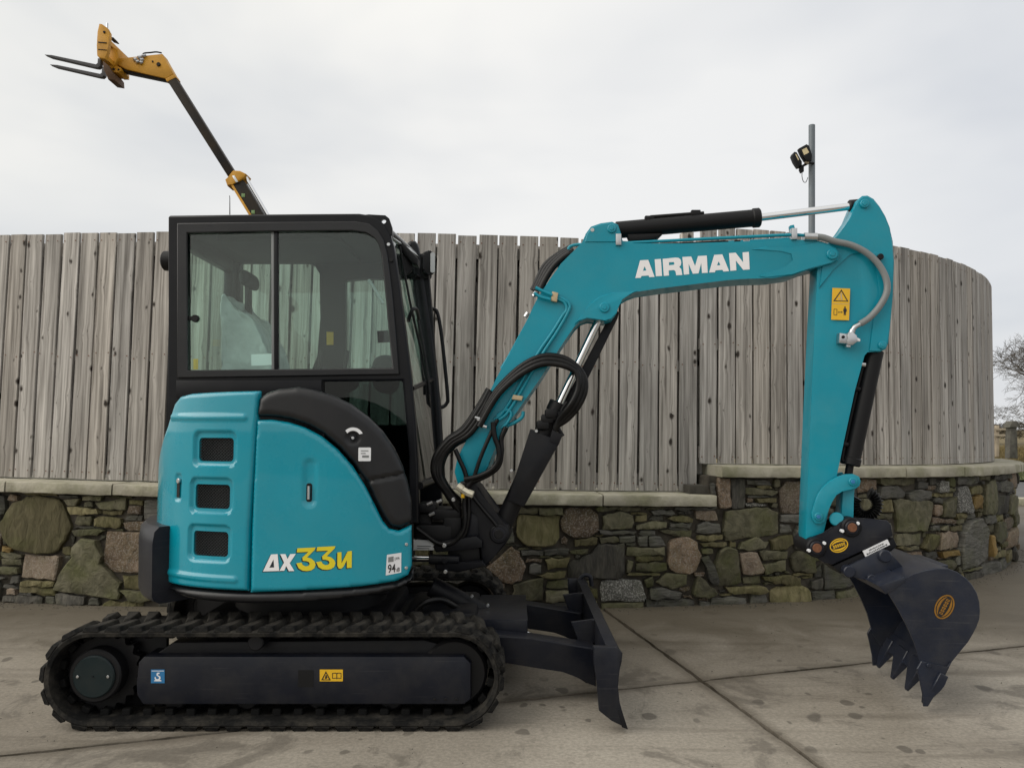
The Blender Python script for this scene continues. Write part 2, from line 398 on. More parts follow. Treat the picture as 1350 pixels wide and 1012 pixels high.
def concrete_mat():
    m, N, L, b = newmat('concrete')
    tc = N.new('ShaderNodeTexCoord')
    def noise(scale, detail, rough, src=None, dist=0.0):
        n = N.new('ShaderNodeTexNoise'); n.inputs['Scale'].default_value = scale
        n.inputs['Detail'].default_value = detail; n.inputs['Roughness'].default_value = rough
        n.inputs['Distortion'].default_value = dist
        L.new(src or tc.outputs['Object'], n.inputs['Vector']); return n.outputs['Fac']
    def rng(sock, a, bb, c, d, smooth=True):
        r = N.new('ShaderNodeMapRange'); r.inputs['From Min'].default_value = a; r.inputs['From Max'].default_value = bb
        r.inputs['To Min'].default_value = c; r.inputs['To Max'].default_value = d
        if smooth: r.interpolation_type = 'SMOOTHSTEP'
        L.new(sock, r.inputs['Value']); return r.outputs['Result']
    def mul(a, bb):
        k = N.new('ShaderNodeMath'); k.operation = 'MULTIPLY'; L.new(a, k.inputs[0])
        if isinstance(bb, float): k.inputs[1].default_value = bb
        else: L.new(bb, k.inputs[1])
        return k.outputs[0]
    def mix(f, a, bcol):
        x = N.new('ShaderNodeMix'); x.data_type = 'RGBA'; L.new(f, x.inputs['Factor']); L.new(a, x.inputs['A']); x.inputs['B'].default_value = (*bcol, 1)
        return x.outputs['Result']
    big = noise(0.55, 6, 0.6, dist=0.4)
    rp = N.new('ShaderNodeValToRGB')
    rp.color_ramp.elements[0].position = 0.32; rp.color_ramp.elements[0].color = (0.185, 0.160, 0.126, 1)
    rp.color_ramp.elements[1].position = 0.66; rp.color_ramp.elements[1].color = (0.350, 0.315, 0.262, 1)
    L.new(big, rp.inputs['Fac'])
    fine = noise(55, 9, 0.75)
    f2 = rng(fine, 0.3, 0.7, 0.74, 1.20)
    sc = N.new('ShaderNodeVectorMath'); sc.operation = 'SCALE'; L.new(rp.outputs['Color'], sc.inputs[0]); L.new(f2, sc.inputs['Scale'])
    col = sc.outputs['Vector']
    # long brush/tyre streaks along the drive
    mp = N.new('ShaderNodeMapping'); mp.inputs['Rotation'].default_value = (0, 0, R(-16)); mp.inputs['Scale'].default_value = (0.55, 5.5, 1)
    L.new(tc.outputs['Object'], mp.inputs['Vector'])
    st = noise(1.0, 7, 0.65, mp.outputs['Vector'], 0.5)
    col = mix(mul(rng(st, 0.50, 0.68, 0, 1), 0.58), col, (0.105, 0.088, 0.066))
    # muddy blotches
    mu = noise(2.4, 9, 0.68, dist=0.8)
    col = mix(mul(rng(mu, 0.54, 0.64, 0, 1), 0.55), col, (0.085, 0.073, 0.058))
    # drips and wet spots
    wmp = N.new('ShaderNodeMapping'); wmp.inputs['Scale'].default_value = (1.0, 0.8, 0.001)
    wadd = N.new('ShaderNodeVectorMath'); wadd.operation = 'ADD'
    wn_ = N.new('ShaderNodeTexNoise'); wn_.inputs['Scale'].default_value = 6
    L.new(tc.outputs['Object'], wn_.inputs['Vector'])
    wsc = N.new('ShaderNodeVectorMath'); wsc.operation = 'SCALE'; wsc.inputs['Scale'].default_value = 0.10
    L.new(wn_.outputs['Color'], wsc.inputs[0])
    L.new(tc.outputs['Object'], wadd.inputs[0]); L.new(wsc.outputs['Vector'], wadd.inputs[1])
    L.new(wadd.outputs['Vector'], wmp.inputs['Vector'])
    vo = N.new('ShaderNodeTexVoronoi'); vo.voronoi_dimensions = '2D'; vo.inputs['Scale'].default_value = 2.0
    L.new(wmp.outputs['Vector'], vo.inputs['Vector'])
    spc = N.new('ShaderNodeSeparateColor'); L.new(vo.outputs['Color'], spc.inputs['Color'])
    size = rng(spc.outputs['Red'], 0.45, 1.0, 0.0, 0.10, False)
    df = N.new('ShaderNodeMath'); df.operation = 'SUBTRACT'; L.new(size, df.inputs[0]); L.new(vo.outputs['Distance'], df.inputs[1])
    spot = rng(df.outputs[0], -0.015, 0.03, 0, 1)
    col = mix(mul(spot, 0.72), col, (0.072, 0.062, 0.050))
    # clusters of small drips
    vo2 = N.new('ShaderNodeTexVoronoi'); vo2.voronoi_dimensions = '2D'; vo2.inputs['Scale'].default_value = 7.0
    L.new(wmp.outputs['Vector'], vo2.inputs['Vector'])
    sp2 = N.new('ShaderNodeSeparateColor'); L.new(vo2.outputs['Color'], sp2.inputs['Color'])
    sz2 = rng(sp2.outputs['Green'], 0.4, 1.0, 0.0, 0.24, False)
    df2 = N.new('ShaderNodeMath'); df2.operation = 'SUBTRACT'; L.new(sz2, df2.inputs[0]); L.new(vo2.outputs['Distance'], df2.inputs[1])
    sp2m = mul(rng(df2.outputs[0], -0.02, 0.05, 0, 1), rng(noise(0.9, 3, 0.5), 0.46, 0.58, 0, 1))
    col = mix(mul(sp2m, 0.68), col, (0.070, 0.060, 0.048))
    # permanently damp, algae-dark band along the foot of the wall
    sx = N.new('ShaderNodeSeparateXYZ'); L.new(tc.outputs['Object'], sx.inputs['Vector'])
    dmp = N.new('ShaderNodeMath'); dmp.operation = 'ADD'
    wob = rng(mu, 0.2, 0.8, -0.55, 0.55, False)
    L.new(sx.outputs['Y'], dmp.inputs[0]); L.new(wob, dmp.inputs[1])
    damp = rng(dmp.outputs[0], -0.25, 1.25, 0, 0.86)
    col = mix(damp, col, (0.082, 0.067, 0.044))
    # dirt washed along the sawn joints
    def joint(nx, ny, c0):
        dp = N.new('ShaderNodeVectorMath'); dp.operation = 'DOT_PRODUCT'; dp.inputs[1].default_value = (nx, ny, 0); L.new(wadd2, dp.inputs[0])
        sb = N.new('ShaderNodeMath'); sb.operation = 'SUBTRACT'; L.new(dp.outputs['Value'], sb.inputs[0]); sb.inputs[1].default_value = c0
        ab = N.new('ShaderNodeMath'); ab.operation = 'ABSOLUTE'; L.new(sb.outputs[0], ab.inputs[0]); return ab.outputs[0]
    wj = N.new('ShaderNodeVectorMath'); wj.operation = 'SCALE'; wj.inputs['Scale'].default_value = 0.05
    L.new(wn_.outputs['Color'], wj.inputs[0])
    wa = N.new('ShaderNodeVectorMath'); wa.operation = 'ADD'; L.new(tc.outputs['Object'], wa.inputs[0]); L.new(wj.outputs['Vector'], wa.inputs[1])
    wadd2 = wa.outputs['Vector']
    n1 = Vector((-0.30, 1.0)).normalized(); n2 = Vector((1.0, 0.205)).normalized(); jo = Vector((1.01, -0.088))
    for nn in (n1, n2):
        dj = joint(nn.x, nn.y, nn.dot(jo) + 0.025 * (nn.x + nn.y))
        col = mix(mul(rng(dj, 0.012, 0.075, 1, 0), 0.55), col, (0.085, 0.070, 0.050))
    L.new(col, b.inputs['Base Color'])
    ro = rng(big, 0.3, 0.7, 0.55, 0.80)
    L.new(ro, b.inputs['Roughness'])
    bp = N.new('ShaderNodeBump'); bp.inputs['Strength'].default_value = 0.35; bp.inputs['Distance'].default_value = 0.006
    L.new(fine, bp.inputs['Height']); L.new(bp.outputs['Normal'], b.inputs['Normal'])
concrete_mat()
simple('joint_dirt', (0.055, 0.047, 0.036), 0.95, var=0.4, nscale=8)

def grass_mat(name, c1, c2):
    m, N, L, b = newmat(name)
    b.inputs['Roughness'].default_value = 0.9
    tc = N.new('ShaderNodeTexCoord')
    n = N.new('ShaderNodeTexNoise'); n.inputs['Scale'].default_value = 1.2; n.inputs['Detail'].default_value = 8
    L.new(tc.outputs['Object'], n.inputs['Vector'])
    rp = N.new('ShaderNodeValToRGB')
    rp.color_ramp.elements[0].position = 0.35; rp.color_ramp.elements[0].color = (*c1, 1)
    rp.color_ramp.elements[1].position = 0.65; rp.color_ramp.elements[1].color = (*c2, 1)
    L.new(n.outputs['Fac'], rp.inputs['Fac']); L.new(rp.outputs['Color'], b.inputs['Base Color'])
grass_mat('grass', (0.05, 0.065, 0.02), (0.10, 0.11, 0.035))
grass_mat('dry_grass', (0.10, 0.075, 0.03), (0.17, 0.13, 0.05))
grass_mat('hedge', (0.035, 0.028, 0.018), (0.075, 0.06, 0.035))

# ------------------------------------------------------------------ helpers: objects
def put(o, parent=None, root_loc=None):
    COL.objects.link(o)
    if parent is not None:
        o.parent = parent
        if parent.type == 'EMPTY':
            o.matrix_parent_inverse = Matrix.Translation(parent.location).inverted()
    return o

def mesh_obj(name, verts, faces, mat, parent=None, smooth=35):
    me = bpy.data.meshes.new(name)
    me.from_pydata([tuple(v) for v in verts], [], faces)
    me.materials.append(MATS[mat])
    me.validate()
    fix_normals(me)
    shade(me, smooth)
    return put(bpy.data.objects.new(name, me), parent)

def fix_normals(me):
    bm = bmesh.new(); bm.from_mesh(me)
    bmesh.ops.recalc_face_normals(bm, faces=bm.faces)
    bm.to_mesh(me); bm.free()

def shade(me, ang=35):
    if ang is None: return
    me.polygons.foreach_set('use_smooth', [True] * len(me.polygons))
    me.set_sharp_from_angle(angle=R(ang))

def bm_obj(name, bm, mat, parent=None, smooth=35):
    me = bpy.data.meshes.new(name)
    bmesh.ops.recalc_face_normals(bm, faces=bm.faces)
    bm.to_mesh(me); bm.free()
    me.materials.append(MATS[mat])
    shade(me, smooth)
    return put(bpy.data.objects.new(name, me), parent)

def thing(name, loc, label, cat, group=None):
    o = bpy.data.objects.new(name, None)
    o.location = loc
    o.empty_display_size = 0.2
    COL.objects.link(o)
    o['label'] = label; o['category'] = cat
    if group: o['group'] = group
    return o

def tag(o, label, cat, group=None):
    o['label'] = label; o['category'] = cat
    if group: o['group'] = group
    return o

def add_prism(bm, fr, poly, v0, v1, bevel=0.0, segs=2, holes=None):
    """extrude an outline in (u,z) of a frame from v0 to v1; bevels the rims"""
    n = len(poly)
    a = [bm.verts.new(fr.w(u, v0, z)) for u, z in poly]
    b = [bm.verts.new(fr.w(u, v1, z)) for u, z in poly]
    fs = [bm.faces.new(a), bm.faces.new(b[::-1])]
    for i in range(n):
        j = (i + 1) % n
        fs.append(bm.faces.new((a[j], a[i], b[i], b[j])))
    if bevel:
        es = list({e for f in fs[:2] for e in f.edges})
        bmesh.ops.bevel(bm, geom=es, offset=bevel, segments=segs, affect='EDGES', profile=0.5, clamp_overlap=True)

def prism(name, fr, poly, v0, v1, mat, parent=None, bevel=0.004, segs=2, smooth=35):
    bm = bmesh.new()
    add_prism(bm, fr, poly, v0, v1, bevel, segs)
    return bm_obj(name, bm, mat, parent, smooth)

def add_box(bm, c, s, bevel=0.0, rot=None):
    g = bmesh.ops.create_cube(bm, size=1.0)
    vs = g['verts']
    for v in vs:
        v.co = Vector((v.co.x * s[0], v.co.y * s[1], v.co.z * s[2]))
    if bevel:
        es = list({e for v in vs for e in v.link_edges})
        r = bmesh.ops.bevel(bm, geom=es, offset=bevel, segments=2, affect='EDGES', profile=0.5)
        vs = list({v for f in r['faces'] for v in f.verts} | {v for v in vs if v.is_valid})
    for v in vs:
        if rot is not None: v.co = rot @ v.co
        v.co = v.co + Vector(c)

def box(name, c, s, mat, parent=None, bevel=0.006, rot=None):
    bm = bmesh.new(); add_box(bm, c, s, bevel, rot)
    return bm_obj(name, bm, mat, parent)

def spline(pts, k=8):
    pts = [Vector(p) for p in pts]
    if len(pts) < 3: return pts
    P = [pts[0] * 2 - pts[1]] + pts + [pts[-1] * 2 - pts[-2]]
    out = []
    for i in range(1, len(P) - 2):
        p0, p1, p2, p3 = P[i - 1:i + 3]
        for j in range(k):
            t = j / k
            out.append(0.5 * ((2 * p1) + (p2 - p0) * t + (2 * p0 - 5 * p1 + 4 * p2 - p3) * t * t + (3 * p1 - p0 - 3 * p2 + p3) * t ** 3))
    out.append(pts[-1])
    return out

def add_tube(bm, pts, r, n=10, cap=True):
    """r may be a number or a list, one radius per point"""
    pts = [Vector(p) for p in pts]
    m = len(pts)
    rr = r if isinstance(r, (list, tuple)) else [r] * m
    t0 = (pts[1] - pts[0]).normalized()
    ref = Vector((0, 0, 1)) if abs(t0.z) < 0.9 else Vector((1, 0, 0))
    nx = t0.cross(ref).normalized()
    rings = []
    for i in range(m):
        t = (pts[min(i + 1, m - 1)] - pts[max(i - 1, 0)])
        if t.length < 1e-9: t = t0
        t = t.normalized()
        nx = (nx - t * nx.dot(t))
        if nx.length < 1e-6: nx = t.orthogonal()
        nx.normalize()
        ny = t.cross(nx)
        rings.append([bm.verts.new(pts[i] + (nx * math.cos(2 * math.pi * k / n) + ny * math.sin(2 * math.pi * k / n)) * rr[i]) for k in range(n)])
    for i in range(m - 1):
        for k in range(n):
            l = (k + 1) % n
            bm.faces.new((rings[i][k], rings[i][l], rings[i + 1][l], rings[i + 1][k]))
    if cap:
        bm.faces.new(rings[0][::-1]); bm.faces.new(rings[-1])

def tube(name, pts, r, mat, parent=None, n=10, k=8, smooth_path=True):
    bm = bmesh.new()
    add_tube(bm, spline(pts, k) if smooth_path else pts, r, n)
    return bm_obj(name, bm, mat, parent, 50)

def add_rod(bm, p0, p1, r, n=24, ch=0.15):
    """straight cylinder with chamfered rims"""
    p0, p1 = Vector(p0), Vector(p1)
    d = (p1 - p0).normalized(); c = min(r * ch, (p1 - p0).length * 0.2)
    add_tube(bm, [p0, p0 + d * c, p1 - d * c, p1], [r - c, r, r, r - c], n)

def rod(name, p0, p1, r, mat, parent=None, n=24, ch=0.15):
    bm = bmesh.new(); add_rod(bm, p0, p1, r, n, ch)
    return bm_obj(name, bm, mat, parent, 40)

def pin(name, fr, px, py, v0, v1, rpx, mat, parent, n=24):
    u, z = fr.uz(px, py, v0)
    u2, z2 = fr.uz(px + rpx, py, v0)
    return rod(name, fr.w(u, v0, z), fr.w(u, v1, z), abs(u2 - u), mat, parent, n)

# polygons filled with a fine triangulation, so that they can be bent and embossed
def pip(x, y, poly):
    ins = False; n = len(poly); j = n - 1
    for i in range(n):
        xi, yi = poly[i]; xj, yj = poly[j]
        if (yi > y) != (yj > y) and x < (xj - xi) * (y - yi) / (yj - yi) + xi: ins = not ins
        j = i
    return ins

def pdist(x, y, poly):
    d = 1e9; n = len(poly)
    for i in range(n):
        ax, ay = poly[i]; bx, by = poly[(i + 1) % n]
        vx, vy = bx - ax, by - ay
        L2 = vx * vx + vy * vy
        t = 0 if L2 == 0 else max(0, min(1, ((x - ax) * vx + (y - ay) * vy) / L2))
        d = min(d, math.hypot(x - ax - t * vx, y - ay - t * vy))
    return d

def resample(poly, step):
    out = []; n = len(poly)
    for i in range(n):
        a, b = poly[i], poly[(i + 1) % n]
        L = math.hypot(b[0] - a[0], b[1] - a[1]); k = max(1, int(round(L / step)))
        for j in range(k):
            out.append((a[0] + (b[0] - a[0]) * j / k, a[1] + (b[1] - a[1]) * j / k))
    return out

def fill(poly, step, holes=()):
    loops = [resample(poly, step)] + [resample(h, step) for h in holes]
    V, E = [], []
    for lp in loops:
        s = len(V); V += lp
        E += [(s + i, s + (i + 1) % len(lp)) for i in range(len(lp))]
    xs = [p[0] for p in poly]; ys = [p[1] for p in poly]
    row = 0; y = min(ys) + step / 2
    while y < max(ys):
        x = min(xs) + (step / 2 if row % 2 else 0)
        while x < max(xs):
            if pip(x, y, poly) and pdist(x, y, poly) > step * 0.5 and not any(pip(x, y, h) or pdist(x, y, h) < step * 0.5 for h in holes):
                V.append((x, y))
            x += step
        y += step * 0.87; row += 1
    vs, es, fs, *_ = delaunay_2d_cdt([Vector(v) for v in V], E, [], 0, 1e-7)
    F = []
    for f in fs:
        cx = sum(vs[i].x for i in f) / len(f); cy = sum(vs[i].y for i in f) / len(f)
        if pip(cx, cy, poly) and not any(pip(cx, cy, h) for h in holes): F.append(tuple(f))
    return [(v.x, v.y) for v in vs], F

def rrect(cx, cz, w, h, r, n=5):
    out = []
    for (sx, sz, a0) in ((1, 1, 0), (-1, 1, 90), (-1, -1, 180), (1, -1, 270)):
        for i in range(n + 1):
            a = R(a0 + 90 * i / n)
            out.append((cx + sx * (w / 2 - r) + r * math.cos(a), cz + sz * (h / 2 - r) + r * math.sin(a)))
    return out

def plate(name, poly, yfun, mat, parent=None, step=0.012, holes=(), thick=0.012, rnd=0.02, smooth=50, hole_rnd=0.0):
    """bent panel: outline in (x,z), surface depth yfun(x,z), rolled rim of radius rnd"""
    V, F = fill(poly, step, holes)
    def depth(x, z):
        y = yfun(x, z)
        d = pdist(x, z, poly)
        if d < rnd:
            k = 1 - d / rnd
            y += rnd * (1 - math.sqrt(max(0, 1 - k * k)))
        return y
    n = len(V)
    verts = [(x, depth(x, z), z) for x, z in V] + [(x, depth(x, z) + thick, z) for x, z in V]
    faces = [tuple(f) for f in F] + [tuple(i + n for i in reversed(f)) for f in F]
    cnt = {}
    for f in F:
        for i in range(3):
            e = (f[i], f[(i + 1) % 3]); cnt[e] = cnt.get(e, 0) + 1
    for (a, b) in cnt:
        if (b, a) not in cnt: faces.append((b, a, a + n, b + n))
    return mesh_obj(name, verts, faces, mat, parent, smooth)

def flat_shapes(name, polys, to3d, mat, parent=None, holes=None):
    """thin flat marks: each polygon (with optional holes) mapped to space"""
    verts, faces = [], []
    for i, p in enumerate(polys):
        hs = (holes or {}).get(i, [])
        V = []; E = []
        for lp in [p] + hs:
            s = len(V); V += lp; E += [(s + k, s + (k + 1) % len(lp)) for k in range(len(lp))]
        vs, es, fs, *_ = delaunay_2d_cdt([Vector(v) for v in V], E, [], 0, 1e-6)
        s = len(verts)
        verts += [to3d(v.x, v.y) for v in vs]
        for f in fs:
            cx = sum(vs[k].x for k in f) / 3; cy = sum(vs[k].y for k in f) / 3
            if pip(cx, cy, p) and not any(pip(cx, cy, h) for h in hs): faces.append(tuple(s + k for k in f))
    me = bpy.data.meshes.new(name)
    me.from_pydata([tuple(v) for v in verts], [], faces)
    me.materials.append(MATS[mat])
    return put(bpy.data.objects.new(name, me), parent)

def text_polys(body):
    cu = bpy.data.curves.new('text', 'FONT'); cu.body = body; cu.size = 1.0; cu.offset = 0.012
    o = bpy.data.objects.new('text', cu); COL.objects.link(o)
    dg = bpy.context.evaluated_depsgraph_get()
    me = bpy.data.meshes.new_from_object(o.evaluated_get(dg))
    vs = [(v.co.x, v.co.y) for v in me.vertices]; fs = [tuple(p.vertices) for p in me.polygons]
    bpy.data.objects.remove(o); bpy.data.curves.remove(cu); bpy.data.meshes.remove(me)
    return vs, fs

# ================================================================== SETTING
# ---- ground
g = mesh_obj('ground', [(-400, -400, -0.03), (400, -400, -0.03), (400, 900, -0.03), (-400, 900, -0.03)], [(0, 1, 2, 3)], 'joint_dirt', None, None)
g['kind'] = 'structure'
yard = bpy.data.objects.new('concrete_yard', None); COL.objects.link(yard); yard['kind'] = 'structure'
JO = Vector((1.01, -0.088)); JA = Vector((1.0, 0.30)); JB = Vector((-0.205, 1.0))
SA, SB = 4.6, 5.4
for i in range(-3, 3):
    for j in range(-3, 2):
        hg = 0.0115
        a0, a1 = i * SA + hg, (i + 1) * SA - hg
        b0, b1 = j * SB + hg, (j + 1) * SB - hg
        bm = bmesh.new()
        tilt = 0.0
        cs = [JO + JA * a + JB * b for a, b in ((a0, b0), (a1, b0), (a1, b1), (a0, b1))]
        # slightly ragged sawn edges
        rim = []
        for q in range(4):
            p, r_ = cs[q], cs[(q + 1) % 4]
            k = 110
            for s in range(k):
                f = s / k
                pt = p.lerp(r_, f)
                nrm = Vector((-(r_ - p).y, (r_ - p).x)).normalized()
                jit = random.gauss(0, 0.0035) if s else 0
                rim.append(pt + nrm * jit)
        top = [bm.verts.new((p.x, p.y, 0)) for p in rim]
        bot = [bm.verts.new((p.x, p.y, -0.10)) for p in rim]
        ft = bm.faces.new(top)
        for q in range(len(rim)):
            r_ = (q + 1) % len(rim)
            bm.faces.new((top[r_], top[q], bot[q], bot[r_]))
        bmesh.ops.bevel(bm, geom=list(ft.edges), offset=0.004, segments=1, affect='EDGES')
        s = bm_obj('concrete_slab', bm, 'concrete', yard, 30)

# ---- path of the enclosure (plan curve), bulging towards the viewer
ROLL = R(1.1)                            # the yard falls away against the level wall: wall leans 1.1 deg to the yard
def curvature(s):
    if s < 1.25: return 1 / 20.0
    if s < 2.9: return 1 / 12.0
    return 1 / 5.05
DS = 0.01
def integrate():
    P = {0: (-0.8, 1.695, 0.0)}
    x, y, th = P[0]
    for i in range(1, 1601):
        th += curvature(i * DS) * DS
        x += math.cos(th) * DS; y += math.sin(th) * DS
        P[i] = (x, y, th)
    x, y, th = P[0]
    for i in range(1, 701):
        th -= DS / 20.0
        x -= math.cos(th) * DS; y -= math.sin(th) * DS
        P[-i] = (x, y, th)
    return P
PATH = integrate()
def path(s):
    i = s / DS; a = int(math.floor(i)); f = i - a
    a = max(-700, min(1599, a))
    p, q = PATH[a], PATH[a + 1]
    return tuple(p[k] + (q[k] - p[k]) * f for k in range(3))
ZC = CAM.z
ROT = Matrix.Translation((0, 0, ZC)) @ Matrix.Rotation(ROLL, 4, 'Y') @ Matrix.Translation((0, 0, -ZC))
IROT = ROT.inverted()
def wall_pt(s, out, z):
    """s along the wall, out = metres towards the viewer from the fence face"""
    x, y, th = path(s)
    return ROT @ Vector((x + math.sin(th) * out, y - math.cos(th) * out, z))
def wall_sz(px, py, out):
    """pixel on the wall face -> (s,z)"""
    o = IROT @ CAM
    d = (IROT.to_3x3() @ ray(px, py))
    best = None; prev = None
    for i in range(-700, 1000):
        x, y, th = PATH[i]
        x += math.sin(th) * out; y -= math.cos(th) * out
        t = (y - o.y) / d.y
        q = o.x + d.x * t - x
        if best is None or abs(q) < best[0]: best = (abs(q), i * DS, o.z + d.z * t)
        if prev is not None and prev > 0 >= q: break
        prev = q
    return best[1], best[2]

Z_LOW, Z_HIGH = 0.862, 1.085             # coping tops
TOP_LOW, TOP_HIGH = 2.860, 3.010         # fence tops
CT = 0.085                               # coping thickness
WOUT = 0.20                              # wall face in front of the fence face
COUT = 0.265                             # coping nose
S_STEP = wall_sz(936, 700, WOUT)[0]
S_FSTEP = wall_sz(921, 500, 0.0)[0]
S_L, S_R = -4.6, 9.6

# ---- stone wall
wall = thing('stone_wall', (0.3, 1.4, 0), 'curved rubble stone wall with pale coping slabs, below the timber fence', 'wall')
def sweep(name, s0, s1, prof, mat, parent, ds=0.06, jitter=0.0, bevel=0.0):
    """prof: closed list of (out, z); swept along the path"""
    n = max(2, int((s1 - s0) / ds)); bm = bmesh.new(); rings = []
    for i in range(n + 1):
        s = s0 + (s1 - s0) * i / n
        rings.append([bm.verts.new(wall_pt(s, o, z) + Vector((random.gauss(0, jitter), random.gauss(0, jitter), random.gauss(0, jitter)))) for o, z in prof])
    m = len(prof)
    for i in range(n):
        for k in range(m):
            l = (k + 1) % m
            bm.faces.new((rings[i][k], rings[i + 1][k], rings[i + 1][l], rings[i][l]))
    bm.faces.new(rings[0]); bm.faces.new(rings[-1][::-1])
    return bm_obj(name, bm, mat, parent, 40)
sweep('wall_core', S_L, S_STEP, [(-0.35, -0.3), (WOUT - 0.035, -0.3), (WOUT - 0.035, Z_LOW - CT + 0.004), (-0.35, Z_LOW - CT + 0.004)], 'mortar', wall)
sweep('wall_core', S_STEP, S_R, [(-0.35, -0.3), (WOUT - 0.035, -0.3), (WOUT - 0.035, Z_HIGH - CT + 0.004), (-0.35, Z_HIGH - CT + 0.004)], 'mortar', wall)
def coping(s0, s1, ztop):
    z0 = ztop - CT
    c = 0.012
    e = random.uniform(-0.006, 0.006)
    sweep('coping_slab', s0 + 0.005, s1 - 0.005, [(-0.38, z0), (COUT + e - c * 0.4, z0), (COUT + e, z0 + c * 0.5), (COUT + e, ztop - c), (COUT + e - c * 0.35, ztop - c * 0.35), (COUT + e - c, ztop), (-0.38, ztop)], 'coping', wall, 0.05, 0.0012)
def sp(px, py, out): return wall_sz(px, py, out)[0]
lo = [S_L, sp(7, 640, COUT), sp(148, 645, COUT), sp(330, 650, COUT), sp(520, 655, COUT), sp(796, 660, COUT), sp(946, 660, COUT)]
for a, b_ in zip(lo, lo[1:]): coping(a, b_, Z_LOW + random.uniform(-0.002, 0.002))
hi = [sp(951, 620, COUT), sp(1195, 622, COUT), sp(1272, 622, COUT), sp(1318, 622, COUT)]
hi += [hi[-1] + 0.9, hi[-1] + 1.8, hi[-1] + 2.8]
for a, b_ in zip(hi, hi[1:]): coping(a, b_, Z_HIGH + random.uniform(-0.002, 0.002))

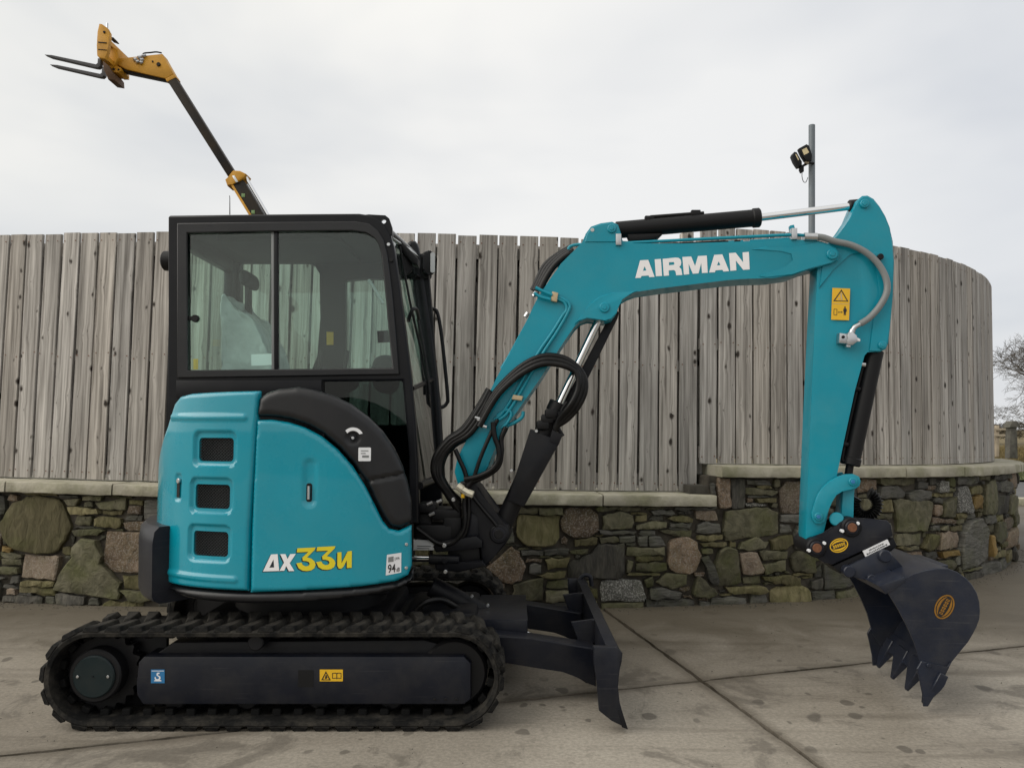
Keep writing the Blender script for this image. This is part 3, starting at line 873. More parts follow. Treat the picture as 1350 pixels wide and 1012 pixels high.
def crop(ox, oy, sc, pts): return [(ox + x / sc, oy + y / sc) for x, y in pts]
A_ = (0, 620, 5.62); B_ = (660, 640, 6.325); C_ = (840, 600, 5.06); D_ = (1160, 600, 6.326)
STONES = [
 (A_, 'olive', [(10,420),(100,250),(270,195),(420,225),(515,410),(470,510),(390,610),(230,605),(90,560)]),
 (A_, 'pink', [(180,630),(440,640),(410,805),(165,790)]),
 (A_, 'green', [(540,570),(610,515),(700,520),(750,640),(740,700),(870,830),(860,945),(400,880),(440,780),(530,650)]),
 (A_, 'brown', [(800,455),(1040,465),(1200,470),(1200,750),(1040,755),(830,750),(755,690),(765,600)]),
 (A_, 'olive', [(690,360),(760,335),(890,360),(880,425),(690,410)]),
 (A_, 'slate', [(1070,220),(1220,215),(1230,380),(1060,360)]),
 (A_, 'green', [(540,440),(760,440),(720,480),(560,490)]),
 (A_, 'olive', [(150,860),(390,875),(380,930),(150,900)]),
 (A_, 'green', [(890,890),(1130,910),(1110,970),(950,970)]),
 (A_, 'olive', [(490,270),(720,280),(720,325),(520,325)]),
 (A_, 'ochre', [(0,560),(80,580),(60,610),(0,600)]),
 (A_, 'green', [(0,650),(150,660),(150,700),(0,700)]),
 (A_, 'green', [(0,715),(130,720),(130,765),(0,765)]),
 (A_, 'pink', [(50,875),(115,880),(115,920),(50,920)]),
 (A_, 'green', [(470,210),(580,210),(555,265),(490,262)]),
 (A_, 'green', [(700,240),(920,210),(915,285),(730,290)]),
 (A_, 'olive', [(160,815),(400,820),(390,862),(160,855)]),
 (A_, 'brown', [(945,260),(1040,265),(1035,330),(940,325)]),
 (B_, 'olive', [(150,250),(490,260),(480,440),(440,500),(220,505),(140,430)]),
 (B_, 'brown', [(500,280),(550,200),(740,190),(810,250),(820,370),(740,420),(600,435),(510,380)]),
 (B_, 'green', [(850,250),(1000,220),(1100,250),(1100,355),(860,365)]),
 (B_, 'olive', [(610,455),(820,430),(810,490),(620,505)]),
 (B_, 'dark', [(580,655),(760,570),(810,495),(880,500),(1020,485),(1025,730),(970,775),(850,780),(575,760)]),
 (B_, 'speck', [(840,800),(1000,780),(1165,785),(1210,930),(1190,960),(850,965)]),
 (B_, 'brown', [(-110,680),(0,600),(90,515),(150,560),(205,670),(170,780),(90,810),(0,790)]),
 (B_, 'green', [(370,870),(630,880),(640,960),(380,970)]),
 (B_, 'olive', [(380,620),(580,600),(560,680),(400,700)]),
 (B_, 'slate', [(170,545),(355,540),(350,580),(190,580)]),
 (B_, 'slate', [(365,530),(570,520),(560,575),(370,580)]),
 (B_, 'green', [(585,540),(740,530),(730,570),(590,580)]),
 (B_, 'green', [(330,185),(520,185),(515,245),(340,240)]),
 (B_, 'green', [(150,185),(315,190),(310,235),(150,240)]),
 (B_, 'green', [(822,430),(980,420),(980,470),(840,475)]),
 (B_, 'slate', [(990,425),(1130,420),(1120,470),(995,475)]),
 (B_, 'slate', [(830,375),(1130,378),(1120,405),(840,405)]),
 (B_, 'olive', [(290,745),(540,710),(535,765),(420,775)]),
 (B_, 'green', [(110,830),(350,760),(350,950),(110,960)]),
 (C_, 'brown', [(235,560),(300,548),(405,580),(425,670),(400,770),(345,785),(225,765),(205,700),(215,600)]),
 (C_, 'green', [(540,640),(580,615),(655,625),(695,850),(550,870),(535,760)]),
 (C_, 'pink', [(695,660),(800,645),(840,760),(830,790),(710,790)]),
 (C_, 'green', [(600,380),(720,360),(870,350),(940,380),(945,520),(850,545),(610,565),(595,500)]),
 (C_, 'green', [(680,625),(700,580),(790,555),(890,580),(860,620),(780,635)]),
 (C_, 'olive', [(895,570),(960,540),(1040,530),(1050,590),(1000,630),(920,635)]),
 (C_, 'green', [(820,645),(1010,640),(1000,690),(850,700)]),
 (C_, 'green', [(850,730),(990,695),(990,770),(860,790)]),
 (C_, 'olive', [(850,815),(990,800),(1090,820),(1090,865),(1000,865),(860,840)]),
 (C_, 'green', [(130,840),(200,790),(330,790),(330,860),(240,890),(170,870)]),
 (C_, 'green', [(380,920),(415,805),(460,840),(540,920),(480,950),(390,945)]),
 (C_, 'slate', [(90,890),(160,880),(290,920),(290,955),(90,960)]),
 (C_, 'slate', [(435,690),(480,670),(540,800),(545,865),(500,860)]),
 (C_, 'olive', [(600,880),(850,870),(870,900),(840,920),(620,920)]),
 (C_, 'brown', [(540,160),(625,160),(622,350),(552,350)]),
 (C_, 'dark', [(632,160),(722,160),(715,350),(630,350)]),
 (C_, 'green', [(725,215),(935,235),(930,265),(730,265)]),
 (C_, 'slate', [(740,165),(880,165),(900,200),(750,195)]),
 (C_, 'olive', [(795,290),(930,285),(925,310),(810,310)]),
 (C_, 'speck', [(725,320),(860,320),(860,340),(730,340)]),
 (C_, 'pink', [(960,240),(1000,180),(1090,170),(1180,180),(1180,380),(980,380),(955,330)]),
 (C_, 'slate', [(10,545),(72,540),(72,610),(20,605)]),
 (C_, 'slate', [(80,540),(160,545),(200,610),(85,612)]),
 (C_, 'olive', [(200,420),(310,400),(380,420),(370,450),(250,440)]),
 (C_, 'pink', [(390,370),(520,370),(530,430),(470,440),(400,420)]),
 (C_, 'green', [(0,470),(100,445),(205,445),(195,490),(0,495)]),
 (C_, 'green', [(1040,680),(1080,640),(1180,640),(1190,780),(1050,775)]),
 (C_, 'olive', [(0,670),(180,680),(170,705),(0,710)]),
 (C_, 'green', [(0,720),(195,720),(195,770),(0,775)]),
 (C_, 'slate', [(90,375),(240,365),(250,395),(120,400)]),
 (C_, 'slate', [(215,455),(360,455),(355,480),(230,480)]),
 (C_, 'green', [(150,505),(365,500),(360,550),(250,540)]),
 (C_, 'olive', [(430,590),(600,575),(600,600),(440,615)]),
 (C_, 'green', [(50,830),(100,805),(105,870),(60,890)]),
 (D_, 'green', [(120,370),(440,390),(440,500),(400,630),(170,635),(150,480)]),
 (D_, 'slate', [(0,260),(160,260),(225,310),(190,355),(0,355)]),
 (D_, 'slate', [(235,320),(300,290),(430,300),(435,360),(270,385)]),
 (D_, 'green', [(540,400),(640,350),(645,520),(540,510)]),
 (D_, 'speck', [(660,270),(750,260),(775,470),(655,475)]),
 (D_, 'green', [(895,240),(965,205),(980,320),(970,480),(885,490)]),
 (D_, 'pink', [(510,645),(650,635),(675,700),(670,765),(515,790)]),
 (D_, 'slate', [(690,650),(750,560),(840,530),(920,640),(935,850),(840,920),(700,950),(680,800)]),
 (D_, 'olive', [(370,780),(430,660),(500,660),(500,760),(430,800)]),
 (D_, 'slate', [(440,580),(500,590),(500,630),(440,625)]),
 (D_, 'green', [(520,600),(580,590),(580,625),(520,630)]),
 (D_, 'olive', [(588,600),(690,580),(680,630),(590,630)]),
 (D_, 'ochre', [(515,810),(660,795),(665,830),(530,850)]),
 (D_, 'green', [(470,890),(600,865),(630,910),(620,950),(480,940)]),
 (D_, 'olive', [(160,760),(250,765),(250,790),(170,785)]),
 (D_, 'ochre', [(785,350),(850,335),(860,440),(780,440)]),
 (D_, 'speck', [(505,215),(575,215),(570,310),(500,310)]),
 (D_, 'green', [(985,560),(1060,560),(1060,700),(1000,740),(970,700)]),
 (D_, 'olive', [(10,370),(108,370),(120,470),(10,475)]),
 (D_, 'olive', [(650,490),(740,480),(750,520),(660,530)]),
 (D_, 'ochre', [(935,680),(965,670),(975,800),(945,840)]),
 (D_, 'green', [(-140,480),(110,485),(100,530),(-140,530)]),
 (D_, 'green', [(-150,370),(0,372),(0,470),(-150,470)]),
 (D_, 'slate', [(340,220),(420,230),(410,280),(330,275)]),
 (D_, 'brown', [(450,520),(640,540),(630,570),(450,565)]),
]
CELL = 0.01
gw, gh = int((S_R - S_L) / CELL), 112
occ = np.zeros((gw, gh), bool)
def ground_z(s):                          # wall-local height at which the yard meets the wall
    x, y, th = path(s)
    return math.tan(ROLL) * (x + math.sin(th) * WOUT)
for i in range(gw):
    s = S_L + i * CELL
    top = (Z_LOW if s < S_STEP else Z_HIGH) - CT
    gz = ground_z(s) - 0.02
    occ[i, :max(0, int(gz / CELL + 12))] = True
    occ[i, int(top / CELL + 12):] = True
def cells(poly):
    xs = [p[0] for p in poly]; zs = [p[1] for p in poly]
    for i in range(int((min(xs) - S_L) / CELL), int((max(xs) - S_L) / CELL) + 1):
        for j in range(int(min(zs) / CELL + 12), int(max(zs) / CELL + 12) + 1):
            if 0 <= i < gw and 0 <= j < gh and pip(S_L + (i + .5) * CELL, (j - 12 + .5) * CELL, poly): yield i, j
def smooth_stone(poly):
    """a few more corners and a rough outline"""
    q = resample(poly, 0.045)
    n = len(q)
    out = []
    for i in range(n):
        a, b_, c = q[i - 1], q[i], q[(i + 1) % n]
        out.append((b_[0] * .88 + (a[0] + c[0]) * .06 + random.gauss(0, .0045), b_[1] * .88 + (a[1] + c[1]) * .06 + random.gauss(0, .0045)))
    return out
SEED = [0.0]
def stone_geo(poly, proud):
    q = smooth_stone(poly); n = len(q)
    size = math.sqrt(max(1e-5, abs(sum(q[i][0] * q[(i + 1) % n][1] - q[(i + 1) % n][0] * q[i][1] for i in range(n)) / 2)))
    rr = min(0.009, size * 0.12)
    SEED[0] += 3.7; sd = SEED[0]
    cx = sum(p[0] for p in q) / n; cz = sum(p[1] for p in q) / n
    ring = []
    for (s, z) in q:
        L = math.hypot(s - cx, z - cz) or 1e-6
        k = max(.3, 1 - rr * 1.1 / L); ring.append((cx + (s - cx) * k, cz + (z - cz) * k))
    pts = q + ring
    st = max(.028, size * .22)
    zz = min(p[1] for p in q)
    while zz < max(p[1] for p in q):
        ss = min(p[0] for p in q)
        while ss < max(p[0] for p in q):
            p = (ss + random.uniform(-.35, .35) * st, zz + random.uniform(-.35, .35) * st)
            if pip(*p, q) and pdist(*p, q) > rr * 2.0: pts.append(p)
            ss += st
        zz += st
    E = [(k, (k + 1) % n) for k in range(n)]
    vs, es, fs, *_ = delaunay_2d_cdt([Vector(p) for p in pts], E, [], 0, 1e-7)
    V2 = [(v.x, v.y) for v in vs]
    tx, tz = random.gauss(0, .06), random.gauss(0, .06)
    amp = min(.014, size * .07)
    verts = []
    for s, z in V2:
        d_ = pdist(s, z, q)
        k = max(0.0, 1 - d_ / (rr * 1.4))
        dep = proud - rr * k * k + tx * (s - cx) + tz * (z - cz)
        dep += amp * (mnoise.noise(Vector((s * 9, z * 9, sd))) + .6 * mnoise.noise(Vector((s * 26, z * 26, sd)))) * (1 - k * .6)
        verts.append(wall_pt(s, WOUT + dep, z))
    faces = []
    for f in fs:
        gx = sum(V2[k][0] for k in f) / 3; gz = sum(V2[k][1] for k in f) / 3
        if pip(gx, gz, q): faces.append(tuple(f))
    ed = {(f[k], f[(k + 1) % 3]) for f in faces for k in range(3)}
    back = {}
    for e0, e1 in list(ed):
        if (e1, e0) in ed: continue
        for v_ in (e0, e1):
            if v_ not in back: back[v_] = len(verts); verts.append(wall_pt(V2[v_][0], WOUT - .06, V2[v_][1]))
        faces.append((e1, e0, back[e0], back[e1]))
    return verts, faces
traced = []
for cr, colr, pts in STONES:
    q = [wall_sz(x, y, WOUT + 0.01) for x, y in crop(*cr, pts)]
    # clip to the wall
    q = [(s, min(z, (Z_LOW if s < S_STEP and max(a for _, a in q) < Z_LOW else Z_HIGH) - CT - 0.004)) for s, z in q]
    cx_ = sum(p[0] for p in q) / len(q); cz_ = sum(p[1] for p in q) / len(q)
    q = [(cx_ + (s - cx_) * 1.05, min(cz_ + (z - cz_) * 1.05, (Z_LOW if cx_ < S_STEP and cz_ < .72 else Z_HIGH) - CT - .004)) for s, z in q]
    traced.append((q, colr))
    for i, j in cells(q): occ[i, j] = True
# keep a joint round the traced stones
pad = occ.copy()
pad[1:] |= occ[:-1]; pad[:-1] |= occ[1:]
occ = pad
fillers = []
rs = random.Random(5)
for (w0, w1, h0, h1, tries) in ((.20, .36, .09, .15, 500), (.14, .30, .05, .09, 2500), (.09, .22, .03, .055, 7000), (.05, .11, .022, .04, 9000), (.03, .06, .02, .03, 6000)):
    for _ in range(tries):
        w, h = int(rs.uniform(w0, w1) / CELL), int(rs.uniform(h0, h1) / CELL)
        w, h = max(w, 2), max(h, 2)
        i, j = rs.randrange(0, gw - w - 1), rs.randrange(8, gh - h - 1)
        if occ[i:i + w, j:j + h].any(): continue
        i0, i1, j0, j1 = i, i + w, j, j + h
        for _k in range(12):
            if j1 < gh and not occ[i0:i1, j1:j1 + 1].any() and _k < 4: j1 += 1
            if j0 > 1 and not occ[i0:i1, j0 - 1:j0].any() and _k < 4: j0 -= 1
            if i1 < gw and not occ[i1:i1 + 1, j0:j1].any(): i1 += 1
            if i0 > 1 and not occ[i0 - 1:i0, j0:j1].any(): i0 -= 1
        occ[i0:i1, j0:j1] = True
        s0, s1 = S_L + (i0 + .25) * CELL, S_L + (i1 - .25) * CELL
        z0, z1 = (j0 - 12 + .22) * CELL, (j1 - 12 - .22) * CELL
        hh, ww = z1 - z0, s1 - s0
        q = [(s0 + rs.uniform(0, .16) * min(ww, .1), z0 + rs.uniform(0, .18) * hh), (s0 + ww * rs.uniform(.35, .65), z0 + rs.uniform(-.02, .1) * hh), (s1 - rs.uniform(0, .16) * min(ww, .1), z0 + rs.uniform(0, .18) * hh),
             (s1 - rs.uniform(0, .2) * min(ww, .12), z1 - rs.uniform(0, .2) * hh), (s0 + ww * rs.uniform(.35, .65), z1 - rs.uniform(-.02, .1) * hh), (s0 + rs.uniform(0, .2) * min(ww, .12), z1 - rs.uniform(0, .2) * hh)]
        fillers.append((ww * hh, q, rs.choice(['green', 'green', 'green', 'slate', 'slate', 'olive', 'olive', 'dark', 'brown', 'slate'] )))
fillers.sort(key=lambda t: -t[0])
def in_view(q):
    s = sum(p[0] for p in q) / len(q)
    return -4.3 < s < 7.3 and not (-2.35 < s < -1.05)      # the machine hides that stretch
single = [f for f in fillers if in_view(f[1])][:200]
ids = {id(f) for f in single}
for q, colr in traced:
    v, f = stone_geo(q, random.uniform(0.006, 0.028))
    mesh_obj('stone', v, f, 'stone_' + colr, wall, 30)
for ar, q, colr in single:
    v, f = stone_geo(q, random.uniform(-0.012, 0.018))
    mesh_obj('stone', v, f, 'stone_' + colr, wall, 30)
for colr in ('green', 'slate', 'olive', 'dark', 'brown', 'pink'):
    V, F = [], []
    for fl in fillers:
        if id(fl) in ids or fl[2] != colr: continue
        v, f = stone_geo(fl[1], random.uniform(-0.018, 0.010))
        o_ = len(V); V += v; F += [tuple(i + o_ for i in t) for t in f]
    if V:
        o = mesh_obj('small_stones', V, F, 'stone_' + colr, wall, 30); o['kind'] = 'stuff'

# grit and crumbs gathered along the foot of the wall and scattered over the yard
rg_ = random.Random(11); V, F = [], []
for k in range(1500):
    if k < 1000:
        s = rg_.uniform(S_L, 7.5); o_ = WOUT + .02 + abs(rg_.gauss(0, .07))
        p = wall_pt(s, o_, .1); p.z = 0
    else:
        p = Vector((rg_.uniform(-3.5, 5), rg_.uniform(-1.8, 1.3), 0))
    r_ = rg_.uniform(.0025, .008) * (1.0 if k < 1000 else .6); i0 = len(V)
    for q in range(4):
        an = q * math.pi / 2 + rg_.random(); V.append(p + Vector((math.cos(an) * r_ * rg_.uniform(.6, 1.3), math.sin(an) * r_ * rg_.uniform(.6, 1.3), .0005)))
    V.append(p + Vector((0, 0, r_ * rg_.uniform(.6, 1.1))))
    F += [(i0 + q, i0 + (q + 1) % 4, i0 + 4) for q in range(4)]
gr_ = mesh_obj('loose_grit', V, F, 'stone_dark', None, None); gr_['kind'] = 'stuff'

# ---- timber fences
fence_lo = thing('timber_fence', (-1.2, 1.75, 0.86), 'long lower run of grey vertical timber fence boards behind the excavator cab', 'fence', 'timber fences on the stone wall')
fence_hi = thing('timber_fence', (3.6, 2.6, 1.08), 'raised curving run of grey timber fence boards behind the bucket arm', 'fence', 'timber fences on the stone wall')
PITCH_B, BW, BT = 0.1612, 0.1445, 0.022
def board_mesh(h, w=BW, seed=0):
    rr = random.Random(seed)
    bm = bmesh.new()
    nz = 10
    cup = rr.uniform(-0.0012, 0.0012); tw = rr.uniform(-0.002, 0.002)
    c = 0.0025
    prof = [(-w / 2 + c, -BT / 2), (w / 2 - c, -BT / 2), (w / 2, -BT / 2 + c), (w / 2, BT / 2), (-w / 2, BT / 2), (-w / 2, -BT / 2 + c)]
    rings = []
    for k in range(nz + 1):
        z = h * k / nz
        bow = 0.003 * math.sin(z * 2.1 + seed)
        eb = 0.0012 * math.sin(z * 5 + seed * 2)
        rings.append([bm.verts.new((x + bow * 0.5 + (eb if x > 0 else -eb * .7), y + cup + tw * (k / nz - .5) * (x / w) * 2, z)) for x, y in prof])
    for k in range(nz):
        for i in range(6):
            j = (i + 1) % 6
            bm.faces.new((rings[k][i], rings[k][j], rings[k + 1][j], rings[k + 1][i]))
    bm.faces.new(rings[0][::-1]); bm.faces.new(rings[-1])
    me = bpy.data.meshes.new('board'); bmesh.ops.recalc_face_normals(bm, faces=bm.faces)
    bm.to_mesh(me); bm.free(); me.materials.append(MATS['fence_wood']); shade(me, 30)
    return me
def place_on_path(o, s, out, z, parent, lean=0.0):
    x, y, th = path(s)
    M = ROT @ Matrix.Translation((x + math.sin(th) * out, y - math.cos(th) * out, z)) @ Matrix.Rotation(th, 4, 'Z') @ Matrix.Rotation(lean, 4, 'Y')
    COL.objects.link(o); o.parent = parent
    o.matrix_parent_inverse = Matrix.Translation(parent.location).inverted()
    o.matrix_basis = M
def fence(parent, s0, s1, zb, zt, w_scale=1.0, tail=None):
    h = zt - zb
    meshes = [board_mesh(h + dz, BW * w_scale, k) for k, dz in enumerate((0, .004, -.003, .002, .005, -.005, .003))]
    rear = board_mesh(h - 0.085, PITCH_B * w_scale + .001, 99)
    n = int(round((s1 - s0) / (PITCH_B * w_scale))); w_scale *= (s1 - s0) / (n * PITCH_B * w_scale)
    nails_v, nails_f = [], []
    for i in range(n):
        s = s0 + (i + .5) * PITCH_B * w_scale
        o = bpy.data.objects.new('fence_board', meshes[random.randrange(7)])
        place_on_path(o, s, -BT / 2 + random.uniform(-.002, .002), zb + random.uniform(-.002, .003), parent, random.gauss(0, .0012))
        o = bpy.data.objects.new('rear_board', rear)
        place_on_path(o, s + PITCH_B * .5 * w_scale, -0.115, zb + 0.035, parent)
        for zz in (zb + .055, zb + h * .5 + .02 * math.sin(i * 1.7), zt - .06):
            for dx in (-.052, .052):
                cx_ = s + dx + random.gauss(0, .004); cz_ = zz + random.gauss(0, .004)
                b0 = len(nails_v)
                nails_v += [wall_pt(cx_ + .0055 * math.cos(a * math.pi / 3), 0.0035, cz_ + .0055 * math.sin(a * math.pi / 3)) for a in range(6)]
                nails_f.append(tuple(b0 + a for a in range(6)))
    nm = mesh_obj('nail_heads', nails_v, nails_f, 'rust', parent, None); nm['kind'] = 'stuff'
    for zz in (zb + .09, zb + h * .5, zt - .14):
        sweep('fence_rail', s0, s1, [(-BT - .072, zz - .045), (-BT - .002, zz - .045), (-BT - .002, zz + .045), (-BT - .072, zz + .045)], 'fence_wood', parent, .1)
fence(fence_lo, -4.55, S_FSTEP, Z_LOW + .012, TOP_LOW)
fence(fence_hi, S_FSTEP + .012, 9.2, Z_HIGH + .010, TOP_HIGH, 0.955)
# end post of the raised run
x0 = S_FSTEP - 0.02
sweep('fence_post', x0 - .045, x0 + .045, [(-.26, Z_LOW), (-.17, Z_LOW), (-.17, TOP_HIGH - .01), (-.26, TOP_HIGH - .01)], 'fence_wood', fence_hi, .1)

# dark block lying in the corner of the step
sb0 = sp(906, 648, .12); sb1 = sp(938, 648, .12)
ob = sweep('timber_offcut', sb0, sb1, [(.03, Z_LOW + .002), (.16, Z_LOW + .002), (.165, Z_LOW + .01), (.16, Z_LOW + .066), (.03, Z_LOW + .07)], 'sleeper', None, .03, .001)
tag(ob, 'short dark timber block lying on the lower coping at the step', 'timber block')

# ---- beyond the wall on the right: road, verge, bank, field edge
def sheet(name, pts, z, mat, kind='structure', n=1):
    o = mesh_obj(name, [(x, y, z if not isinstance(z, (list, tuple)) else z[i]) for i, (x, y) in enumerate(pts)], [tuple(range(len(pts)))], mat, None, None)
    o['kind'] = kind
    return o
sheet('road', [(4, 9.5), (60, 9.5), (60, 15.0), (4, 15.0)], 0.008, 'asphalt')
kb = box('kerb', (22, 9.35, 0.03), (36, 0.24, 0.18), 'coping', None, 0.02); kb['kind'] = 'structure'
sheet('grass_verge', [(4, 15.0), (80, 15.0), (80, 18.5), (4, 18.5)], [0.06, 0.06, 0.28, 0.28], 'grass')
# bank with tufts of dry grass
def tufts(name, n, xr, yr, zf, hr, mat, seed, wid=0.012):
    rr = random.Random(seed); V, F = [], []
    for _ in range(n):
        x, y = rr.uniform(*xr), rr.uniform(*yr); z = zf(x, y); h = rr.uniform(*hr)
        a = rr.uniform(0, 6.28); dx, dy = math.cos(a), math.sin(a); b = rr.gauss(0, .35) * h; c = rr.gauss(0, .35) * h
        k = len(V)
        V += [(x - dx * wid, y - dy * wid, z), (x + dx * wid, y + dy * wid, z), (x + b * .4 + dx * wid * .7, y + c * .4 + dy * wid * .7, z + h * .6), (x + b, y + c, z + h)]
        F += [(k, k + 1, k + 2), (k, k + 2, k + 3)]
    o = mesh_obj(name, V, F, mat, None, None); o['kind'] = 'stuff'; return o
bank_z = lambda x, y: .28 + (y - 18.5) * .045
sheet('grass_bank', [(4, 18.5), (90, 18.5), (120, 60), (4, 60)], [.28, .28, 1.2, 1.2], 'dry_grass')
tufts('dry_grass', 9000, (9.5, 19), (17.6, 24), lambda x, y: (.06 + (y - 15) * .063) if y < 18.5 else bank_z(x, y), (.10, .30), 'dry_grass', 3)
tufts('green_grass', 5000, (8.5, 18), (15.0, 17.8), lambda x, y: .06 + (y - 15) * .063, (.05, .16), 'grass', 4, .008)
sheet('field', [(-300, 60), (300, 60), (300, 800), (-300, 800)], [.9, .9, .9, .9], 'dry_grass')
def hedge(name, x0, x1, y, h, n, seed, mat='hedge'):
    rr = random.Random(seed); V, F = [], []
    for _ in range(n):
        x = rr.uniform(x0, x1); yy = y + rr.gauss(0, .5); top = h * (0.75 + .25 * math.sin(x * .9 + seed) * math.sin(x * .37)) 
        z = bank_z(x, y) - .1 + rr.random() ** .8 * top
        a = rr.uniform(0, 6.28); e = rr.uniform(.1, .9); L = rr.uniform(.12, .42); w = rr.uniform(.006, .016)
        d = Vector((math.cos(a) * math.cos(e), math.sin(a) * math.cos(e), math.sin(e))) * L
        p = Vector((x, yy, z)); sd = d.cross(Vector((.3, .8, .2))).normalized() * w
        k = len(V); V += [p - sd, p + sd, p + d]; F.append((k, k + 1, k + 2))
    o = mesh_obj(name, V, F, mat, None, None); o['kind'] = 'stuff'; return o
hedge('hedgerow', 17, 34, 33, 1.15, 9000, 2)
hedge('distant_hedgerow', 26, 60, 58, 1.9, 9000, 6)

# gate post of rough stone with a cap, and a rail fence running from it
FY = 17.2
F_ = Frame(0, FY, 0)
gp = thing('gate_post', tuple(F_.p(1334, 602)), 'rough stone gate post with a wider cap on the verge', 'gate post')
pb = F_.poly([(1328, 604), (1328.6, 580), (1329.5, 563), (1337.5, 563), (1338.2, 582), (1339, 604)])
prism('shaft', F_, pb, -.1, .12, 'post_stone', gp, .02)
prism('cap_stone', F_, F_.poly([(1326.5, 563.4), (1328, 558.5), (1331, 555), (1336, 554.6), (1339.5, 558), (1340.3, 563)]), -.15, .17, 'post_stone', gp, .02)
rf = thing('rail_fence', tuple(F_.p(1316, 600, 2.0)), 'pale two-rail wooden fence beyond the curved wall', 'fence')
for y0 in (565.5, 573.5):
    prism('rail', F_, F_.poly([(1296, y0 - 1.6), (1327, y0 - 1.2), (1327, y0 + 1.6), (1296, y0 + 1.4)], 2.0), 2.0, 2.05, 'rail_wood', rf, 0.004)
prism('post', F_, F_.poly([(1313.5, 560.5), (1317.5, 560.5), (1317.5, 602), (1313.5, 602)], 2.06), 2.06, 2.16, 'rail_wood', rf, .006)
prism('post', F_, F_.poly([(1295, 560.5), (1299, 560.5), (1299, 602), (1295, 602)], 2.06), 2.06, 2.16, 'rail_wood', rf, .006)

# ---- bare oak beyond the road, trunk just out of frame
def bare_tree(base, h, seed):
    rr = random.Random(seed)
    root = thing('bare_tree', base, 'leafless spreading tree beyond the road at the far right', 'tree')
    bmT = bmesh.new(); bmB = bmesh.new()
    cnt = [0]
    def grow(p, d, L, r, depth):
        pts = [p]; rad = [r]; n = 5
        dd = d.copy()
        for i in range(n):
            dd = (dd + Vector((rr.gauss(0, .16), rr.gauss(0, .16), rr.gauss(0, .13) + (.03 if depth < 3 else .0)))).normalized()
            pts.append(pts[-1] + dd * L / n); rad.append(r * (1 - .55 * (i + 1) / n))
        add_tube(bmT if depth == 0 else bmB, pts, rad, 7 if depth < 2 else (5 if depth < 4 else 3), False)
        cnt[0] += 1
        if depth >= 6 or cnt[0] > 5200: return
        nb = (4, 4, 4, 4, 4, 3)[depth]
        for k in range(nb):
            f = rr.uniform(.35, 1.0) if k else 1.0
            i = min(n, max(1, int(round(f * n))))
            ax = Vector((rr.gauss(0, 1), rr.gauss(0, 1), rr.gauss(0, .6))).normalized()
            ang = rr.uniform(.35, .95) if depth else rr.uniform(.55, 1.15)
            nd = (Matrix.Rotation(ang, 3, dd.cross(ax).normalized()) @ dd)
            grow(pts[i], nd, L * rr.uniform(.58, .82), max(.007, rad[i] * rr.uniform(.5, .72)), depth + 1)
    grow(Vector(base), Vector((0, 0, 1)), h * .26, .27, 0)
    bm_obj('trunk', bmT, 'bark', root, 60); bm_obj('branches', bmB, 'bark', root, 60)
bare_tree(tuple(Frame(0, 29, 0).p(1402, 578)), 8.3, 21)

# ================================================================== EXCAVATOR
EX = thing('mini_excavator', (-1.09, 0, 0), 'teal and charcoal mini excavator with enclosed cab and bucket lowered to the concrete', 'excavator')

# ---- plan curve of the bodywork round the swing centre
SCX = -1.09
def plan_curve():
    pts = []
    N_ = 900
    for i in range(N_ + 1):
        # from front right, past the viewer's side, round the tail
        t2 = R(-10) - R(250) * i / N_
        c, s = math.cos(t2), math.sin(t2)
        ex, a = (3.2, 0.90) if c > 0 else (2.3, 0.766)
        k = (abs(c) ** ex + abs(s) ** ex) ** (-1 / ex)
        pts.append((SCX + a * c * k, 0.74 * s * k))
    return pts
PC = plan_curve()
PCS = [0.0]
for (x0_, y0_), (x1_, y1_) in zip(PC, PC[1:]): PCS.append(PCS[-1] + math.hypot(x1_ - x0_, y1_ - y0_))
PCPX = [675 + 1000 * x / (y - CAM.y) for x, y in PC]
SIL = min(range(len(PC)), key=lambda i: PCPX[i])
def pc_at(s):
    i = int(np.searchsorted(PCS, s)) ; i = max(1, min(len(PC) - 1, i))
    f = (s - PCS[i - 1]) / max(1e-9, PCS[i] - PCS[i - 1])
    x = PC[i - 1][0] + (PC[i][0] - PC[i - 1][0]) * f; y = PC[i - 1][1] + (PC[i][1] - PC[i - 1][1]) * f
    j0, j1 = max(0, i - 4), min(len(PC) - 1, i + 4)
    tx, ty = PC[j1][0] - PC[j0][0], PC[j1][1] - PC[j0][1]; L = math.hypot(tx, ty)
    return x, y, ty / L * -1.0, tx / L               # inward normal
CEN = Vector((SCX, 0, 0))
def pc_map(s, z, dep=0.0):
    x, y, nx, ny = pc_at(s)
    n = Vector((nx, ny, 0))
    if n.dot(Vector((SCX - x, -y, 0))) < 0: n = -n
    return Vector((x, y, 0)) + n * dep + Vector((0, 0, z))
def body_sz(px, py):
    k = SIL
    for i in range(SIL):
        if PCPX[i] >= px >= PCPX[i + 1]: k = i; break
        if PCPX[0] < px: k = 0; break
    y = PC[k][1]
    z = G.uz(px, py, y)[1]
    f = 0
    if k < SIL and PCPX[k] != PCPX[k + 1]: f = min(1, max(0, (PCPX[k] - px) / (PCPX[k] - PCPX[k + 1])))
    return PCS[k] + (PCS[k + 1] - PCS[k]) * f, z

